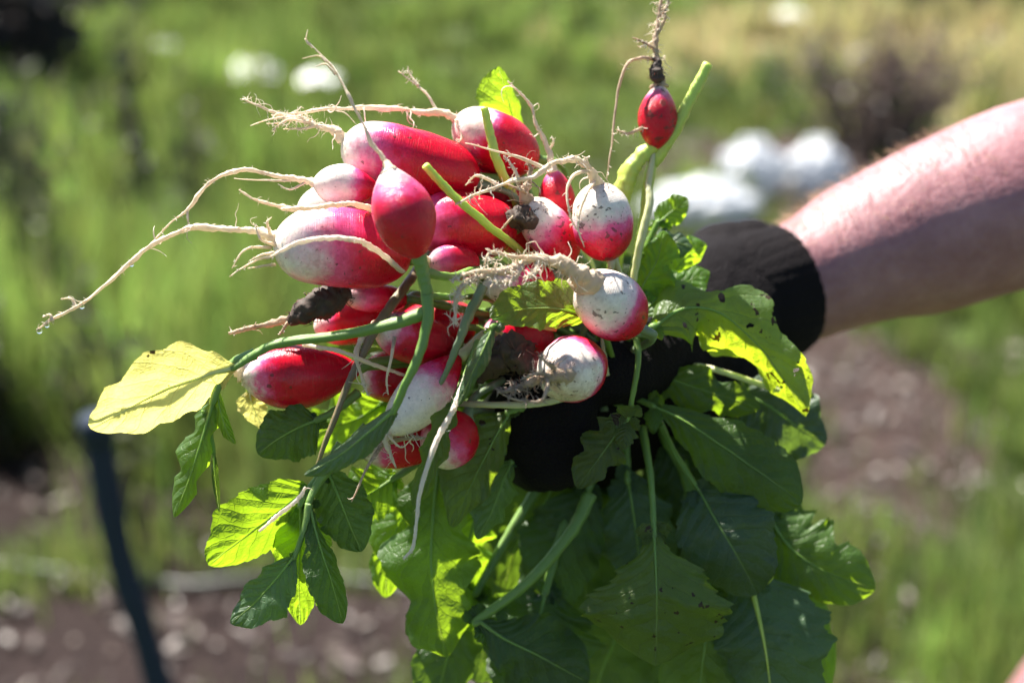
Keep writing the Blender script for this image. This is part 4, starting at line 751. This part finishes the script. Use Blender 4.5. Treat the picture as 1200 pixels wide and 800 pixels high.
for i, (x0, y0, x1, y1, w2, lab) in enumerate([(620, 400, 400, 352, 34, 'dark leaf in the gap under the big left radish'), (620, 440, 380, 400, 30, 'dark leaf behind the lower left crimson radish'), (640, 460, 430, 470, 40, 'dark leaf deep behind the hanging white radish'), (640, 300, 540, 190, 40, 'dark leaf deep behind the top centre radishes'), (700, 330, 600, 330, 40, 'dark leaf behind the pink radishes at the centre'), (740, 400, 690, 260, 30, 'dark leaf behind the round radishes')]):
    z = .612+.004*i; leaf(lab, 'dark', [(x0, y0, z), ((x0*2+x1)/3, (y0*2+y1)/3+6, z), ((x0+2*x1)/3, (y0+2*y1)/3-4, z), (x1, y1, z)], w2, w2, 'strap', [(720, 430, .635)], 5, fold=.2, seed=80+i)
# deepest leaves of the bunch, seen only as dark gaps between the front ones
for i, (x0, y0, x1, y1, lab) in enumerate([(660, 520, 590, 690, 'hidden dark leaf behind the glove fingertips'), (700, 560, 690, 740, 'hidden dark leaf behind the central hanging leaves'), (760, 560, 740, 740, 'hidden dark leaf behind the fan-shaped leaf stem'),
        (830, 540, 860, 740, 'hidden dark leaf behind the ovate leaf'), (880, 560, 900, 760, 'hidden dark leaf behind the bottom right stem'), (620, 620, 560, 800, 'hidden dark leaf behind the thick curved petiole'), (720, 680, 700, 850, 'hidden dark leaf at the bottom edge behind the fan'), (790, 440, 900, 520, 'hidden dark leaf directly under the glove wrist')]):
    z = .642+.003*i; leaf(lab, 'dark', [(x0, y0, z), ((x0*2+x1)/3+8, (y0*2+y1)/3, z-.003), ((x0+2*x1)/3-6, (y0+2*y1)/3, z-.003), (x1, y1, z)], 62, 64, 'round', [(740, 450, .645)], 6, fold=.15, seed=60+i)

# ------------------------------------------------------------------ loose cut stalks, twigs and thin roots
def loose(name, label, cat, pts, rad, mt, lump=.12, seed=0, hairs=0, hm=None):
    o0 = W3(pts[0]); root = empty(name, o0); d = pts[0][2]; mb = MB(); C = wobble(catmull([W3(p) for p in pts], 12*len(pts)), S(1.5, d), seed, 60); tube(mb, C, [S(r_, d) for r_ in rad], 16, lump*1.6, seed, groove=0. if 'root' in name else .2); mb.build('shaft', mt, root, o0)
    if hairs:
        rng = random.Random(seed); mh = MB()
        for h in range(hairs):
            p = C[rng.randrange(len(C))]; L = S(rng.uniform(3, 10), d); e = p+rv(rng)*L; tube(mh, catmull([p, p.lerp(e, .5)+rv(rng)*L*.3, e], 4), [S(.5, d), S(.4, d), S(.15, d)], 4, cap=False)
        tag(mh.build('root_hairs', hm or M_HAIR, root, o0), kind='stuff')
    return tag(root, label, cat)
loose('cut_stalk', 'bright yellow-green cut stalk crossing in front of the long top radish', 'stalk', [(498, 194, .520), (530, 228, .527), (570, 262, .54), (605, 290, .565), (650, 330, .605)], [4.6, 5, 5, 5, 4], M_STALKL, seed=1)
loose('cut_stalk', 'pale green cut stalk rising in front of the top centre radish', 'stalk', [(567, 126, .560), (574, 155, .562), (585, 195, .565), (612, 250, .585), (650, 320, .61)], [4.4, 5.2, 5.6, 5.6, 4], M_STALKL, seed=2)
loose('cut_stalk', 'pale dry stalk behind the small bright red radish', 'stalk', [(560, 195, .592), (590, 235, .59), (610, 262, .595)], [7, 7, 7], M_STALKP, seed=3)
loose('leaf_stalk', 'grey-green stalk running down left of the folded leaf edge', 'stalk', [(566, 335, .548), (552, 365, .545), (538, 400, .545), (520, 440, .548), (498, 472, .55)], [6, 6, 5, 3.2, 1], M_STALKG, seed=4)
loose('dry_twig', 'brown twig hanging left of the front green stalk', 'twig', [(500, 300, .59), (470, 342, .565), (440, 385, .553), (408, 450, .548), (388, 500, .546), (370, 552, .546)], [6, 6, 5.5, 4, 3.5, 2], M_STALKB, seed=5)
loose('thin_root', 'pale thin root lying across the lower left crimson radish', 'root', [(355, 404, .546), (400, 412, .54), (440, 428, .545), (475, 440, .56)], [2.4, 2.6, 2.4, 2], M_ROOT, .3, 6)
loose('thin_root', 'white dangling thin root with fine hairs before the slim leaf', 'root', [(545, 440, .535), (534, 472, .527), (526, 490, .525), (510, 520, .523), (494, 570, .522), (488, 610, .522), (484, 640, .522), (473, 655, .522)], [2, 3.2, 3.6, 3, 2.4, 2, 2, 1.4], M_HAIR, .3, 7, 26)
loose('thin_root', 'short pale root lying on the round sunlit leaf lobe', 'root', [(304, 622, .536), (322, 606, .534), (340, 592, .533), (352, 580, .534), (358, 570, .535)], [1.4, 2.3, 2.5, 2.4, 1.6], M_HAIR, .35, 8, 6)
loose('thin_root', 'white root lying across the big left radish', 'root', [(318, 300, .515), (345, 286, .514), (380, 280, .513), (415, 281, .514), (435, 290, .522), (472, 318, .545)], [1.6, 2.6, 3.0, 3.2, 3.2, 3], M_HAIR, .4, 9, 20)
loose('thin_root', 'pale root above the big left radish pointing left', 'root', [(330, 245, .528), (360, 243, .526), (390, 240, .526), (415, 240, .532), (465, 250, .56)], [1.8, 2.8, 3.2, 3.4, 3], M_ROOT, .4, 10, 14)
loose('leaf_stalk', 'pale stalk running under the face-on round radish', 'stalk', [(505, 470, .585), (545, 473, .568), (600, 474, .563), (650, 470, .566), (700, 452, .600)], [2.5, 3.6, 4, 4, 4], M_STALKP, seed=11)
loose('leaf_stalk', 'pale stalk crossing the glove under the insect-eaten leaf', 'stalk', [(770, 425, .665), (810, 428, .615), (850, 436, .598), (930, 465, .605)], [3.6, 3.6, 3.2, 3], M_STALKP, seed=12)
loose('leaf_stalk', 'thin green stem below the lower white and red round radish', 'stalk', [(706, 395, .575), (709, 418, .572), (712, 440, .575)], [2.5, 2.5, 2.5], M_STALKP, seed=13)
